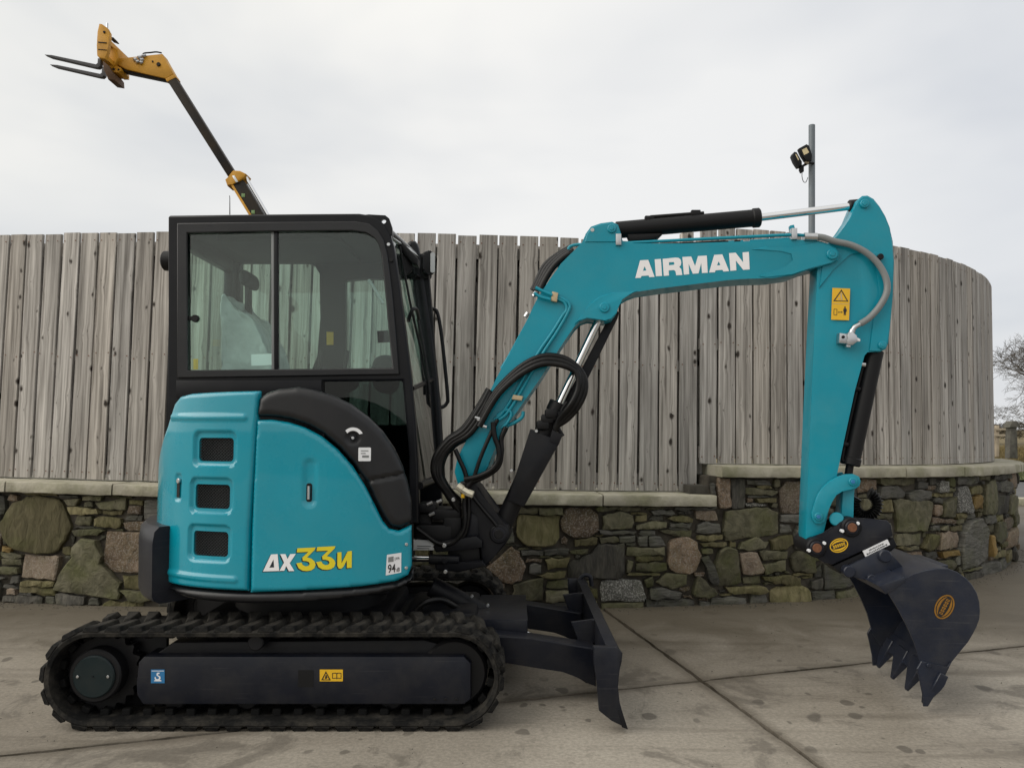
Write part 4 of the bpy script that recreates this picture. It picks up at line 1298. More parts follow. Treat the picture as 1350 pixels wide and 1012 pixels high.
def skin(name, poly, mat, parent, step=0.012, holes=(), emboss=None, thick=0.015, rnd=0.02, rnd_side=None, base=0.0, smooth=55):
    V, F = fill(poly, step, holes)
    pl = resample(poly, step)
    def dep(a, b):
        d = pdist(a, b, poly); y = base
        if d < rnd:
            k = 1 - d / rnd; y += rnd * (1 - math.sqrt(max(0, 1 - k * k)))
        if emboss: y += emboss(a, b)
        return y
    n = len(V)
    D = [dep(a, b) for a, b in V]
    verts = [pc_map(a, b, D[i]) for i, (a, b) in enumerate(V)] + [pc_map(a, b, D[i] + thick) for i, (a, b) in enumerate(V)]
    faces = [tuple(f) for f in F] + [tuple(i + n for i in reversed(f)) for f in F]
    cnt = set()
    for f in F:
        for i in range(3): cnt.add((f[i], f[(i + 1) % 3]))
    for (a, b) in cnt:
        if (b, a) not in cnt: faces.append((b, a, a + n, b + n))
    return mesh_obj(name, verts, faces, mat, parent, smooth)

def bpoly(pts): return [body_sz(x, y) for x, y in pts]
def sstep(a, b, x):
    t = max(0, min(1, (x - a) / (b - a))); return t * t * (3 - 2 * t)
def sd_rr(a, b, cx, cz, w, h, r):
    qx, qz = abs(a - cx) - w / 2 + r, abs(b - cz) - h / 2 + r
    return math.hypot(max(qx, 0), max(qz, 0)) + min(max(qx, qz), 0) - r

# ---- engine door
door_poly = bpoly([(229, 531), (236, 522), (249, 518.5), (300, 516), (341, 515), (336.5, 600), (332, 700), (331, 779.5), (280, 777), (240, 772.5), (224, 768), (217, 740), (212, 690), (213, 640), (217, 600), (223, 560)])
door_poly = [(PCS[SIL] + .10 if 10 < i < 14 else (s + .10 if i == 14 else s + (.06 if i == 10 else .02 if i == 15 else 0)), z) for i, (s, z) in enumerate(door_poly)]
wins = []
for (cx_, cy_) in ((282.5, 592.5), (279, 654.5), (278, 717)):
    s_, z_ = body_sz(cx_, cy_); s2_, z2_ = body_sz(cx_ + 24.5, cy_ - 15.5)
    wins.append((s_, z_, abs(s2_ - s_) * 2, abs(z2_ - z_) * 2))
lat_s, lat_z = body_sz(237.5, 642)
rb1 = [body_sz(x, y) for x, y in ((228, 549.5), (322, 550))]
rb2 = [body_sz(x, y) for x, y in ((229, 754), (314, 764))]
def door_emb(a, b):
    y = 0.0
    for s, z, w, h in wins:
        d = sd_rr(a, b - 0.004, s, z, w + .040, h + .052, .032)
        y += 0.015 * (1 - sstep(-.006, .003, d))
    for r_ in (rb1, rb2):
        x0, z0 = r_[0]; x1, z1 = r_[1]
        t = max(0.0, min(1.0, (a - x0) / (x1 - x0))); zz = z0 + (z1 - z0) * t
        d = math.hypot(a - (x0 + (x1 - x0) * t), (b - zz))
        y -= 0.007 * (1 - sstep(.008, .017, d))
    d = sd_rr(a, b, lat_s, lat_z, .046, .125, .012)
    y += .010 * (1 - sstep(-.006, .004, d))
    # top shoulder rolls over
    return y
def capsule_holes():
    hs = []
    for s, z, w, h in wins: hs.append(rrect(s, z, w, h, .018))
    return hs
door = skin('engine_door', door_poly, 'teal', EX, 0.0075, capsule_holes(), door_emb, rnd=.020)
for s, z, w, h in wins:
    # expanded-metal grille behind the opening
    bm = bmesh.new()
    n = 11
    for dirn in (1, -1):
        for i in range(-n, n + 1):
            a0 = i * .0165
            for k in range(1):
                pts = []
                for q in range(9):
                    t = -0.06 + .12 * q / 8
                    a = a0 + dirn * t * 1.15; b = t
                    if abs(a) < w / 2 + .006 and abs(b) < h / 2 + .006: pts.append(pc_map(s + a, z + b, .022 + .0015 * dirn))
                if len(pts) > 1: add_tube(bm, pts, .0017, 4)
    bm_obj('grille', bm, 'mesh_grey', door, None)
    V, F = fill(rrect(s, z, w + .05, h + .05, .02), .03)
    mesh_obj('grille_backing', [pc_map(a, b, .07) for a, b in V], F, 'lamp_black', door, None)
bm = bmesh.new()
V, F = fill(rrect(lat_s + .006, lat_z - .006, .022, .085, .004), .02)
mesh_obj('latch_slot', [pc_map(a, b, .004) for a, b in V], F, 'lamp_black', door, None)
rod('latch', pc_map(lat_s - .004, lat_z + .03, .004), pc_map(lat_s - .004, lat_z + .03, -.006), .012, 'steel', door)

# ---- side panel
sp_poly = bpoly([(338, 553.5), (358, 553), (380, 556.5), (402, 563.5), (424, 575), (446, 593), (466, 615), (483, 641), (497, 668), (506, 686), (515, 697), (528, 700), (545, 692),
                 (546, 745), (541, 758), (525, 766), (480, 773), (420, 777.5), (334, 781), (334, 700), (336, 620)])
hs_, hz_ = body_sz(410, 636)
def panel_emb(a, b):
    d = sd_rr(a, b, hs_, hz_, .060, .215, .028)
    return .009 * (1 - sstep(-.012, .004, d))
panel = skin('side_panel', sp_poly, 'teal', EX, 0.012, (), panel_emb, rnd=.013)
V, F = fill(rrect(hs_ + .004, hz_ - .045, .026, .084, .010), .02)
mesh_obj('handle_slot', [pc_map(a, b, .007) for a, b in V], F, 'lamp_black', panel, None)
bm = bmesh.new(); add_tube(bm, [pc_map(hs_ + .004, hz_ - .075, .0), pc_map(hs_ + .004, hz_ - .015, .0)], .006, 8); bm_obj('handle', bm, 'steel', panel)
for (x_, y_) in ((537, 717), (537, 748)):
    s_, z_ = body_sz(x_, y_); rod('bolt', pc_map(s_, z_, .004), pc_map(s_, z_, -.007), .0075, 'steel', panel, 12)

# ---- black curved cover above the panel
cv_poly = bpoly([(336.5, 549), (340, 524), (350, 517), (366, 512), (392, 509.5), (412, 513), (436, 520), (462, 532), (486, 549), (506, 568), (522, 590), (533, 612), (540, 632),
                 (546, 660), (547, 689), (529, 697), (517, 694), (509, 684), (499, 665), (485, 638), (468, 612), (448, 590), (426, 572), (404, 560), (381, 553), (358, 549.5)])
seam = [body_sz(x, y) for x, y in ((487, 634), (500, 631), (545, 622))]
dl_s, dl_z = body_sz(466, 577)
def cover_emb(a, b):
    y = 0.0
    for (x0, z0), (x1, z1) in zip(seam, seam[1:]):
        vx, vz = x1 - x0, z1 - z0; t = max(0, min(1, ((a - x0) * vx + (b - z0) * vz) / (vx * vx + vz * vz)))
        d = math.hypot(a - x0 - vx * t, b - z0 - vz * t)
        y = max(y, .010 * (1 - sstep(.004, .012, d)))
    d = math.hypot(a - dl_s, b - dl_z)
    y += .008 * (1 - sstep(.024, .034, d))
    return y
cover = skin('curved_cover', cv_poly, 'plastic_black', EX, 0.011, (), cover_emb, rnd=.035, base=-.006, thick=.02)
rod('lock_dial', pc_map(dl_s, dl_z, .004), pc_map(dl_s, dl_z, -.012), .014, 'cab_black', cover)
rod('key_slot', pc_map(dl_s, dl_z, -.011), pc_map(dl_s, dl_z, -.014), .0065, 'steel', cover, 12)
arc_o = [(dl_s + .048 * math.cos(R(a)), dl_z + .048 * math.sin(R(a))) for a in range(25, 141, 10)]
arc_i = [(dl_s + .033 * math.cos(R(a)), dl_z + .033 * math.sin(R(a))) for a in range(140, 24, -10)]
PTS = [(-s, z) for s, z in arc_o + arc_i]
def mirror_s(s): return 2 * dl_s - s
# arc label runs over the dial (s grows to the left in the picture)
flat_shapes('arc_label', [[(mirror_s(s), z) for s, z in arc_o + arc_i]], lambda a, b: pc_map(a, b, -.0085), 'decal_white', cover)
ls_, lz_ = body_sz(481.5, 598.5)
flat_shapes('square_label', [rrect(ls_, lz_, .056, .062, .004, 2)], lambda a, b: pc_map(a, b, -.0085), 'decal_white', cover)
flat_shapes('label_print', [rrect(ls_ + dx, lz_ + dz, w, h, .001, 1) for dx, dz, w, h in ((0, .016, .034, .004), (.006, .004, .022, .004), (-.004, -.010, .03, .010))], lambda a, b: pc_map(a, b, -.0094), 'grey_hose', cover)

# ---- skirt, tail and counterweight
sk_poly = bpoly([(223, 769.5), (240, 774.5), (280, 779.5), (333, 782.5), (420, 779.5), (482, 775), (527, 768), (543, 760), (549, 748), (549.5, 764), (530, 776), (490, 785), (420, 793), (340, 796), (285, 793), (248, 787), (228, 778)])
skin('lower_skirt', sk_poly, 'plastic_black', EX, .012, (), None, rnd=.014, base=.004)
# rear frame wraps round the tail behind the door
s_d = PCS[SIL] + .12
rear_poly = [(s_d, .66), (PCS[-1] - .02, .66), (PCS[-1] - .02, 1.50), (s_d, 1.50)]
skin('tail_panel', rear_poly, 'cab_black', EX, .05, (), None, rnd=.04, base=.055)
# counterweight: thick ring sector
bm = bmesh.new(); rings = []
prof = [(.62, .52), (.825, .52), (.852, .535), (.862, .56), (.866, .80), (.858, .855), (.835, .878), (.62, .878)]
for i in range(41):
    a = R(180 + 47 - 2 * 47 * i / 40)
    rings.append([bm.verts.new((SCX + r_ * math.cos(a), r_ * math.sin(a), z_)) for r_, z_ in prof])
for i in range(40):
    for k in range(8):
        l = (k + 1) % 8; bm.faces.new((rings[i][k], rings[i + 1][k], rings[i + 1][l], rings[i][l]))
bm.faces.new(rings[0]); bm.faces.new(rings[-1][::-1])
bm_obj('counterweight', bm, 'charcoal_paint', EX, 40)
# platform, engine bay mass behind the panels
bm = bmesh.new()
add_box(bm, (-1.13, 0.04, .66), (1.06, 1.04, .26), .02)
add_box(bm, (-1.32, -.27, 1.08), (.46, .50, .72), .02)
add_box(bm, (-.86, -.30, .92), (.50, .42, .36), .03)
bm_obj('upper_frame', bm, 'lamp_black', EX)
bm = bmesh.new(); add_tube(bm, [(SCX, 0, .40), (SCX, 0, .55)], .40, 48); bm_obj('slew_ring', bm, 'lamp_black', EX)
# roof-side closing panel between cab and engine bay
box('rear_deck', (-1.36, -.30, 1.465), (.34, .40, .05), 'cab_black', EX, .015)

# ---- lettering on the panel
def mk(ox, oy, sc, pts): return [body_sz(ox + x / sc, oy + y / sc) for x, y in pts]
three = [(340,75),(485,68),(479,86),(418,148),(452,158),(478,180),(487,206),(478,235),(452,253),(420,259),(385,256),(352,237),(333,196),(374,190),(386,211),(408,221),(430,217),(441,201),(432,185),(410,178),(384,176),(380,150),(428,104),(335,108)]
LA = [(68,262),(130,125),(182,122),(197,258)]
LAh = [(118,232),(150,165),(157,230)]
LX = [(203,122),(245,122),(262,160),(283,122),(328,120),(280,195),(318,258),(275,260),(252,218),(238,256),(199,258),(235,190)]
LU = [(660,108),(692,105),(694,196),(742,100),(775,95),(775,232),(737,235),(735,172),(708,225),(692,240),(672,238),(660,215)]
t2 = [(x + 158, y - 10) for x, y in three]
K = (340, 710, 6.136)
def sh(p): return [(x - 9, y + 7) for x, y in p]
lt = lambda d: (lambda a, b: pc_map(a, b, d))
flat_shapes('letter_shadow', [mk(*K, sh(p)) for p in (LA, LX, three, t2, LU)], lt(-.0012), 'letter_dark', panel)
flat_shapes('model_letters', [mk(*K, LA), mk(*K, LX)], lt(-.0022), 'letter_white', panel, {0: [mk(*K, LAh)]})
flat_shapes('model_numbers', [mk(*K, three), mk(*K, t2), mk(*K, LU)], lt(-.0022), 'letter_yellow', panel)
nl = mk(*K, [(1055, 128), (1170, 110), (1170, 270), (1047, 295)])
flat_shapes('noise_label', [nl], lt(-.0015), 'decal_white', panel)
def text_on(name, body, quad, to3d, mat, parent):
    """quad: lower-left, lower-right, upper-left corners in surface coords"""
    vs, fs = text_polys(body)
    x0, x1 = min(v[0] for v in vs), max(v[0] for v in vs); y0, y1 = min(v[1] for v in vs), max(v[1] for v in vs)
    ll, lr, ul = quad
    V = []
    for x, y in vs:
        a, b = (x - x0) / (x1 - x0), (y - y0) / (y1 - y0)
        V.append(to3d(ll[0] + (lr[0] - ll[0]) * a + (ul[0] - ll[0]) * b, ll[1] + (lr[1] - ll[1]) * a + (ul[1] - ll[1]) * b))
    me = bpy.data.meshes.new(name); me.from_pydata([tuple(v) for v in V], [], fs); me.materials.append(MATS[mat])
    return put(bpy.data.objects.new(name, me), parent)
text_on('noise_value', '94', mk(*K, [(1064, 276), (1124, 268), (1064, 207)]), lt(-.0024), 'decal_black', panel)
text_on('noise_unit', 'dB', mk(*K, [(1132, 264), (1158, 260), (1132, 232)]), lt(-.0024), 'decal_black', panel)
text_on('noise_mark', 'LWA', mk(*K, [(1118, 170), (1156, 164), (1118, 148)]), lt(-.0024), 'decal_black', panel)
flat_shapes('noise_icon', [mk(*K, [(1066, 148), (1108, 140), (1108, 182), (1066, 188)])], lt(-.0024), 'grey_hose', panel)

# ---- cab
YN, YF = -.135, .745
CB = Frame(0, YN, 0)
CF = Frame(0, YF, 0)
def ring_prism(name, fr, outer, holes, v0, v1, mat, parent, smooth=30):
    V = []; E = []; loops = []
    for lp in [outer] + holes:
        s = len(V); V += lp; E += [(s + k, s + (k + 1) % len(lp)) for k in range(len(lp))]; loops.append((s, len(lp)))
    vs, es, fs, *_ = delaunay_2d_cdt([Vector(v) for v in V], E, [], 0, 1e-7)
    keep = []
    for f in fs:
        cx = sum(vs[k].x for k in f) / 3; cy = sum(vs[k].y for k in f) / 3
        if pip(cx, cy, outer) and not any(pip(cx, cy, h) for h in holes): keep.append(tuple(f))
    n = len(vs)
    verts = [fr.w(v.x, v0, v.y) for v in vs] + [fr.w(v.x, v1, v.y) for v in vs]
    faces = keep + [tuple(i + n for i in reversed(f)) for f in keep]
    ed = set()
    for f in keep:
        for i in range(3): ed.add((f[i], f[(i + 1) % 3]))
    for a, b in ed:
        if (b, a) not in ed: faces.append((b, a, a + n, b + n))
    o = mesh_obj(name, verts, faces, mat, parent, smooth)
    return o
def add_bev(o, w=.005, seg=2):
    m = o.modifiers.new('bevel', 'BEVEL'); m.width = w; m.segments = seg; m.limit_method = 'ANGLE'; m.angle_limit = R(40)
    return o
cab_out = [(224.5, 285), (300, 284), (400, 283), (474, 282.5), (488, 284.5), (499, 289), (508, 297.5), (515, 310), (520, 326), (527, 372), (535, 436), (543, 500), (548.5, 560), (552, 620), (553, 690), (300, 690), (224, 690)]
glass_hole = [(246.5, 307), (350, 305), (464, 304), (482, 306.5), (493, 313), (499.5, 323), (503, 336), (508, 385), (513, 440), (517.5, 485), (380, 486.5), (247, 488)]
low_hole = [(428, 503), (531, 502), (540, 600), (540, 650), (428, 650)]
cab = add_bev(ring_prism('cab_frame', CB, CB.poly(cab_out), [CB.poly(glass_hole), CB.poly(low_hole)], -.02, .055, 'cab_black', EX), .012, 3)
# window surround, proud of the frame
sur_out = [(233, 294), (350, 292.5), (468, 291.5), (486, 294.5), (498, 303.5), (506, 317), (511, 338), (517, 385), (522, 440), (526.5, 493.5), (380, 496), (233, 498)]
add_bev(ring_prism('window_surround', CB, CB.poly(sur_out, -.034), [CB.poly(glass_hole, -.034)], -.034, -.018, 'plastic_black', cab), .005)
prism('lower_sill_panel', CB, CB.poly([(232, 501), (424, 501), (424, 522), (232, 524)], -.032), -.032, -.019, 'cab_black', cab, .004)
prism('side_window', CB, CB.poly(glass_hole, -.012), -.012, -.007, 'glass', cab, 0, smooth=None)
prism('lower_side_window', CB, CB.poly(low_hole, -.012), -.012, -.007, 'glass_dark', cab, 0, smooth=None)
prism('window_divider', CB, CB.poly([(361, 305.2), (366, 305), (366.5, 486.6), (361.5, 486.8)], -.02), -.02, .012, 'cab_black', cab, .003)
prism('divider_strip', CB, CB.poly([(357.5, 305.2), (361, 305.2), (361.5, 486.8), (358, 486.8)], -.016), -.016, .008, 'grey_hose', cab, .002)
pin('window_latch', CB, 256.5, 419.5, -.03, -.008, 5.0, 'lamp_black', cab, 12)
prism('latch_bar', CB, CB.poly([(247, 417), (256, 416.5), (256, 422), (247, 422)], -.02), -.022, -.008, 'lamp_black', cab, .002)
# far side with door
far_out = CF.poly([(302, 336), (560, 336), (566, 360), (572, 430), (577, 520), (583, 640), (583, 680), (302, 680)])
def fh(pts): return CF.poly(pts)
far_holes = [fh([(319, 347), (370, 345), (405, 347), (417, 352), (423, 362), (424, 420), (420, 470), (408, 500), (319, 500)]),
             fh([(457, 371), (480, 369), (545, 368), (551, 420), (558, 520), (560, 560), (457, 560)])]
add_bev(ring_prism('door_side_frame', CF, far_out, far_holes, -.04, .03, 'cab_black', cab), .006)
for hp in far_holes: prism('door_window', CF, hp, .0, .005, 'glass', cab, 0, smooth=None)
# roof
rx0, rx1 = CB.uz(224.5, 285, 0)[0], CB.uz(488, 284, 0)[0]
rz = CB.uz(300, 284, -.02)[1]
roof = box('roof', ((rx0 + rx1) / 2 + .0, (YN + YF) / 2, rz - .04), (rx1 - rx0 + .01, YF - YN + .02, .066), 'interior', cab, .02)
box('roof_hatch_frame', ((rx0 + rx1) / 2, (YN + YF) / 2, rz - .085), (.7, .6, .03), 'interior', cab, .01)
# rear frame and window
zb = 1.02
bm = bmesh.new()
for c_, s_ in (((rx0 + .03, YN + .06, (rz + zb) / 2), (.06, .11, rz - zb - .02)), ((rx0 + .03, YF - .05, (rz + zb) / 2), (.06, .12, rz - zb - .02)),
               ((rx0 + .03, (YN + YF) / 2, rz - .10), (.06, YF - YN - .16, .09)), ((rx0 + .03, (YN + YF) / 2, 1.36), (.06, YF - YN - .16, .62))):
    add_box(bm, c_, s_, .01)
bm_obj('rear_frame', bm, 'cab_black', cab)
box('rear_window', (rx0 + .03, (YN + YF) / 2, (1.66 + rz - .14) / 2), (.006, YF - YN - .22, rz - .14 - 1.66), 'glass', cab, 0)
# front: raked posts, top and cross bars, two panes
def fpt(px, py, y): return Vector(G.p(px, py, y))
nt, nm, nb_ = fpt(513, 306, YN + .02), fpt(545, 512, YN + .02), fpt(553, 640, YN + .02)
ft_, fm_, fb_ = fpt(549, 338, YF - .03), fpt(572, 500, YF - .03), fpt(581, 628, YF - .03)
bm = bmesh.new()
add_tube(bm, spline([ft_ + Vector((-.05, 0, .06)), ft_, fm_, fb_], 8), .030, 8)
bm_obj('front_post', bm, 'cab_black', cab, 60)
bm = bmesh.new(); add_tube(bm, [nm + Vector((-.01, 0, 0)), fm_ + Vector((-.01, 0, 0))], .016, 8); bm_obj('cross_bar', bm, 'cab_black', cab, 60)
bm = bmesh.new(); add_tube(bm, [nb_ + Vector((-.0, 0, 0)), fb_], .022, 8); bm_obj('floor_bar', bm, 'cab_black', cab, 60)
bm = bmesh.new(); add_tube(bm, [nt + Vector((-.01, 0, .0)), ft_ + Vector((-.01, 0, .0))], .026, 8); bm_obj('header_bar', bm, 'cab_black', cab, 60)
def pane(name, a, b, c, d, mat):
    n = (b - a).cross(d - a).normalized() * .005
    mesh_obj(name, [a, b, c, d, a + n, b + n, c + n, d + n], [(0, 1, 2, 3), (7, 6, 5, 4), (0, 4, 5, 1), (1, 5, 6, 2), (2, 6, 7, 3), (3, 7, 4, 0)], mat, cab, None)
pane('front_window', nt, ft_, fm_, nm, 'glass'); pane('lower_front_window', nm, fm_, fb_, nb_, 'glass_dark')
# pale strip: sky reflection on the windscreen top, put into its colour
vt0, vt1 = fpt(503, 296, YN + .04), fpt(528, 318, YF - .06)
mesh_obj('sky_reflection_strip', [fpt(510, 296, YN + .03), fpt(516, 312, YN + .03), fpt(552, 338, YF - .1), fpt(543, 327, YF - .1),
                         fpt(510, 296, YN + .03) + Vector((-.05, 0, -.01)), fpt(516, 312, YN + .03) + Vector((-.05, 0, -.01)), fpt(552, 338, YF - .1) + Vector((-.05, 0, -.01)), fpt(543, 327, YF - .1) + Vector((-.05, 0, -.01))],
         [(0, 1, 2, 3), (7, 6, 5, 4), (0, 4, 5, 1), (1, 5, 6, 2), (2, 6, 7, 3), (3, 7, 4, 0)], 'pale_grey', cab, None)
# lifting eye on the near top corner
eye = CB.poly([(480, 283.5), (486, 282.8), (508, 284), (513, 288), (517, 300), (518, 313), (508, 302), (498, 292)], -.01)
eh = [(CB.uz(505.8, 291.8, -.01)[0] + .0135 * math.cos(R(a)), CB.uz(505.8, 291.8, -.01)[1] + .0135 * math.sin(R(a))) for a in range(0, 360, 30)]
ring_prism('lifting_eye', CB, eye, [eh], -.012, .012, 'cab_black', cab)
pin('frame_bolt', CB, 512, 322, -.03, -.018, 2.4, 'steel', cab, 10); pin('frame_bolt', CB, 515.5, 343, -.03, -.018, 2.4, 'lamp_black', cab, 10)
# wiper, work light, mirrors, handrail
tube('wiper_arm', [fpt(527, 325, .12), fpt(541, 400, .18), fpt(557, 470, .30)], .007, 'lamp_black', cab, 8)
tube('wiper_blade', [fpt(551, 420, .38), fpt(560, 470, .36), fpt(566, 520, .36)], .008, 'lamp_black', cab, 8)
prism('work_light', Frame(0, .15, 0), Frame(0, .15, 0).poly([(522, 315), (528, 316), (551, 340), (551, 350), (543, 347), (524, 325)]), .15 - .15, .10, 'lamp_black', cab, .01)
def mirror(px, py, v, rw, rh, glassy=True):
    fr = Frame(0, v, R(20)); u, z = fr.uz(px, py); su, sz_ = fr.uz(px + rw, py - rh)
    w, h = abs(su - u), abs(sz_ - z)
    o = prism('mirror', fr, rrect(u, z, 2 * w, 2 * h, min(w, h) * .8, 6), 0, .05, 'lamp_black', cab, .015)
    if glassy: prism('mirror_glass', Frame(0, v, R(20)), rrect(u + w * .5, z, w * .7, 2 * h * .85, w * .3, 5), -.006, -.001, 'pale_grey', o, 0)
mirror(566, 346, .80, 8.5, 15); mirror(536, 347, .40, 8, 13, False)
tube('mirror_arm', [fpt(536, 352, .55), fpt(552, 365, .68), fpt(566, 366, .80), fpt(566, 355, .8)], .012, 'lamp_black', cab, 8)
box('mirror_bracket', fpt(556, 364, .72), (.10, .06, .05), 'lamp_black', cab, .01)
tube('handrail', [fpt(561, 408, .82), fpt(570, 407, .84), fpt(577, 414, .84), fpt(583, 450, .84), fpt(590, 520, .84), fpt(589, 531, .84), fpt(584, 536, .83), fpt(577, 537, .80)], .013, 'cab_black', cab, 10, 6)
tube('handrail', [fpt(538, 424, .12), fpt(543, 409, .10), fpt(549, 408, .16), fpt(552, 420, .3)], .011, 'cab_black', cab, 10, 6)
fr = Frame(0, .35, 0); u, z = fr.uz(219, 344)
rod('rear_lamp', fr.w(u + .05, 0, z), fr.w(u - .015, 0, z), .06, 'lamp_black', cab)
tube('antenna', [G.p(303, 283, .1), G.p(303, 261, .1), G.p(302.6, 258, .1)], [.003, .002, .002], 'lamp_black', cab, 6, 1, False)
# seat under a plastic cover, consoles, screen, levers
def lump(name, fr, poly, v0, v1, mat, amp, step, parent, seed):
    o = prism(name, fr, poly, v0, v1, mat, parent, .035, 3)
    sub = o.modifiers.new('sub', 'SUBSURF'); sub.levels = 2; sub.render_levels = 2
    tx = bpy.data.textures.new('crumple', 'CLOUDS'); tx.noise_scale = step
    d = o.modifiers.new('crumple', 'DISPLACE'); d.texture = tx; d.strength = amp; d.texture_coords = 'GLOBAL'
    return o
S_ = Frame(0, .08, 0)
back = lump('seat_back', S_, S_.poly([(291, 487), (292, 440), (290, 412), (291, 388), (296, 386), (302, 398), (312, 409), (325, 413), (337, 424), (347, 448), (358, 487), (358, 500), (291, 500)]), .0, .42, 'seat_cover', .05, .10, cab, 1)
lump('seat_cushion', S_, S_.poly([(292, 492), (400, 494), (405, 520), (292, 520)]), 0, .44, 'seat_cover', .02, .12, cab, 2)
lump('head_rest', S_, S_.poly([(301, 348), (316, 346), (319, 370), (303, 372)]), .12, .36, 'interior', .0, .1, cab, 3)
prism('head_rest_post', S_, S_.poly([(306, 366), (312, 366), (312, 415), (306, 415)]), .2, .26, 'interior', cab, .004)
lump('right_console', Frame(0, -.06, 0), Frame(0, -.06, 0).poly([(370, 500), (385, 484), (440, 486), (470, 494), (470, 520), (370, 520)]), 0, .16, 'interior', .0, .1, cab, 4)
lump('front_console', Frame(0, .1, 0), Frame(0, .1, 0).poly([(488, 520), (486, 478), (497, 466), (518, 466), (522, 480), (524, 520)]), 0, .2, 'interior', .0, .1, cab, 5)
prism('screen', Frame(0, -.02, R(10)), Frame(0, -.02, R(10)).poly([(497, 436), (512, 435), (513.5, 450), (498, 451)]), 0, .04, 'lamp_black', cab, .005)
for px_ in (418, 452):
    tube('lever', [G.p(px_, 500, .15), G.p(px_ + 4, 478, .13), G.p(px_ + 6, 462, .13)], [.012, .010, .018, ] if False else .012, 'interior', cab, 8)
box('floor', ((rx0 - .5) / 2 - .05, (YN + YF) / 2, 1.00), (1.28, YF - YN - .1, .05), 'interior', cab, .01)
for c_, w_, h_, py_ in ((435, 9, 17, 446), (322, 9, 9, 452), (258, 6, 14, 480)):
    fr = CF if c_ != 258 else Frame(0, .2, 0)
    fp = fr.poly([(c_ - w_ / 2, py_ - h_ / 2), (c_ + w_ / 2, py_ - h_ / 2), (c_ + w_ / 2, py_ + h_ / 2), (c_ - w_ / 2, py_ + h_ / 2)], -.05)
    prism('yellow_sticker', fr, fp, -.05, -.047, 'decal_yellow', cab, 0, smooth=None)
prism('window_card', CB, CB.poly([(331, 467), (359, 466), (359, 481), (331.5, 482)], 0), 0, .002, 'decal_white', cab, 0, smooth=None)
# coiled cable at the top right behind the glass
tube('coiled_cable', [G.p(486, 369, .1), G.p(492, 378, .1), G.p(500, 392, .1), G.p(505, 400, .1)], .009, 'pale_grey', cab, 8)

# ---- undercarriage
TY0, TY1 = -.775, -.475
TF = Frame(0, 0, 0)
tcx0, tcz0 = G.uz(118, 888, TY0); tcx1, tcz1 = G.uz(597, 888, TY0)
RL = tcz0 if tcz0 < .26 else .227
TZ = .2285
R_LUG, R_OUT, R_IN = .2285, .209, .184
def stadium(r, step=.03):
    pts = []
    L = tcx1 - tcx0
    n = int(L / step)
    for i in range(n): pts.append((tcx0 + L * i / n, TZ + r, 0.0))
    m = 26
    for i in range(m): a = math.pi / 2 - math.pi * i / m; pts.append((tcx1 + r * math.cos(a), TZ + r * math.sin(a), a))
    for i in range(n): pts.append((tcx1 - L * i / n, TZ - r, 0.0))
    for i in range(m): a = -math.pi / 2 - math.pi * i / m; pts.append((tcx0 + r * math.cos(a), TZ + r * math.sin(a), a))
    return pts
PER_ = 2 * (tcx1 - tcx0) + 2 * math.pi * .2
def on_track(d, r):
    """point and outward angle at distance d along the belt"""
    L = tcx1 - tcx0; H = math.pi * .2; d %= PER_
    if d < L: return tcx0 + d, TZ + r, math.pi / 2
    d -= L
    if d < H: a = math.pi / 2 - d / .2; return tcx1 + r * math.cos(a), TZ + r * math.sin(a), a
    d -= H
    if d < L: return tcx1 - d, TZ - r, -math.pi / 2
    d -= L
    a = -math.pi / 2 - d / .2; return tcx0 + r * math.cos(a), TZ + r * math.sin(a), a
def lug_mesh(sign):
    """chunky swept lug: local x along the belt, y across, z outward"""
    bm = bmesh.new()
    h = R_LUG - R_OUT + .004
    y0, y1 = -.0, .150
    # footprint: outer end thick, sweeping forward towards the middle
    foot = [(-.044, 0), (.034, 0), (.046, .034), (.058, .150), (.012, .150), (-.018, .055)]
    top = [(-.030, .006), (.024, .006), (.034, .036), (.048, .144), (.022, .144), (-.008, .055)]
    a = [bm.verts.new((x, sign * y, 0)) for x, y in foot]; b = [bm.verts.new((x, sign * y, h)) for x, y in top]
    bm.faces.new(a[::-1]); bm.faces.new(b)
    for i in range(6):
        j = (i + 1) % 6; bm.faces.new((a[i], a[j], b[j], b[i]))
    me = bpy.data.meshes.new('tread_lug'); bmesh.ops.recalc_face_normals(bm, faces=bm.faces)
    bmesh.ops.bevel(bm, geom=list(bm.edges), offset=.003, segments=1, affect='EDGES')
    bm.to_mesh(me); bm.free(); me.materials.append(MATS['rubber']); shade(me, 30)
    return me
LUGS = (lug_mesh(1), lug_mesh(-1))
bm = bmesh.new(); add_box(bm, (0, 0, 0), (.040, .035, .032), .006)
DRIVE = bpy.data.meshes.new('drive_lug'); bm.to_mesh(DRIVE); bm.free(); DRIVE.materials.append(MATS['rubber_inner'])
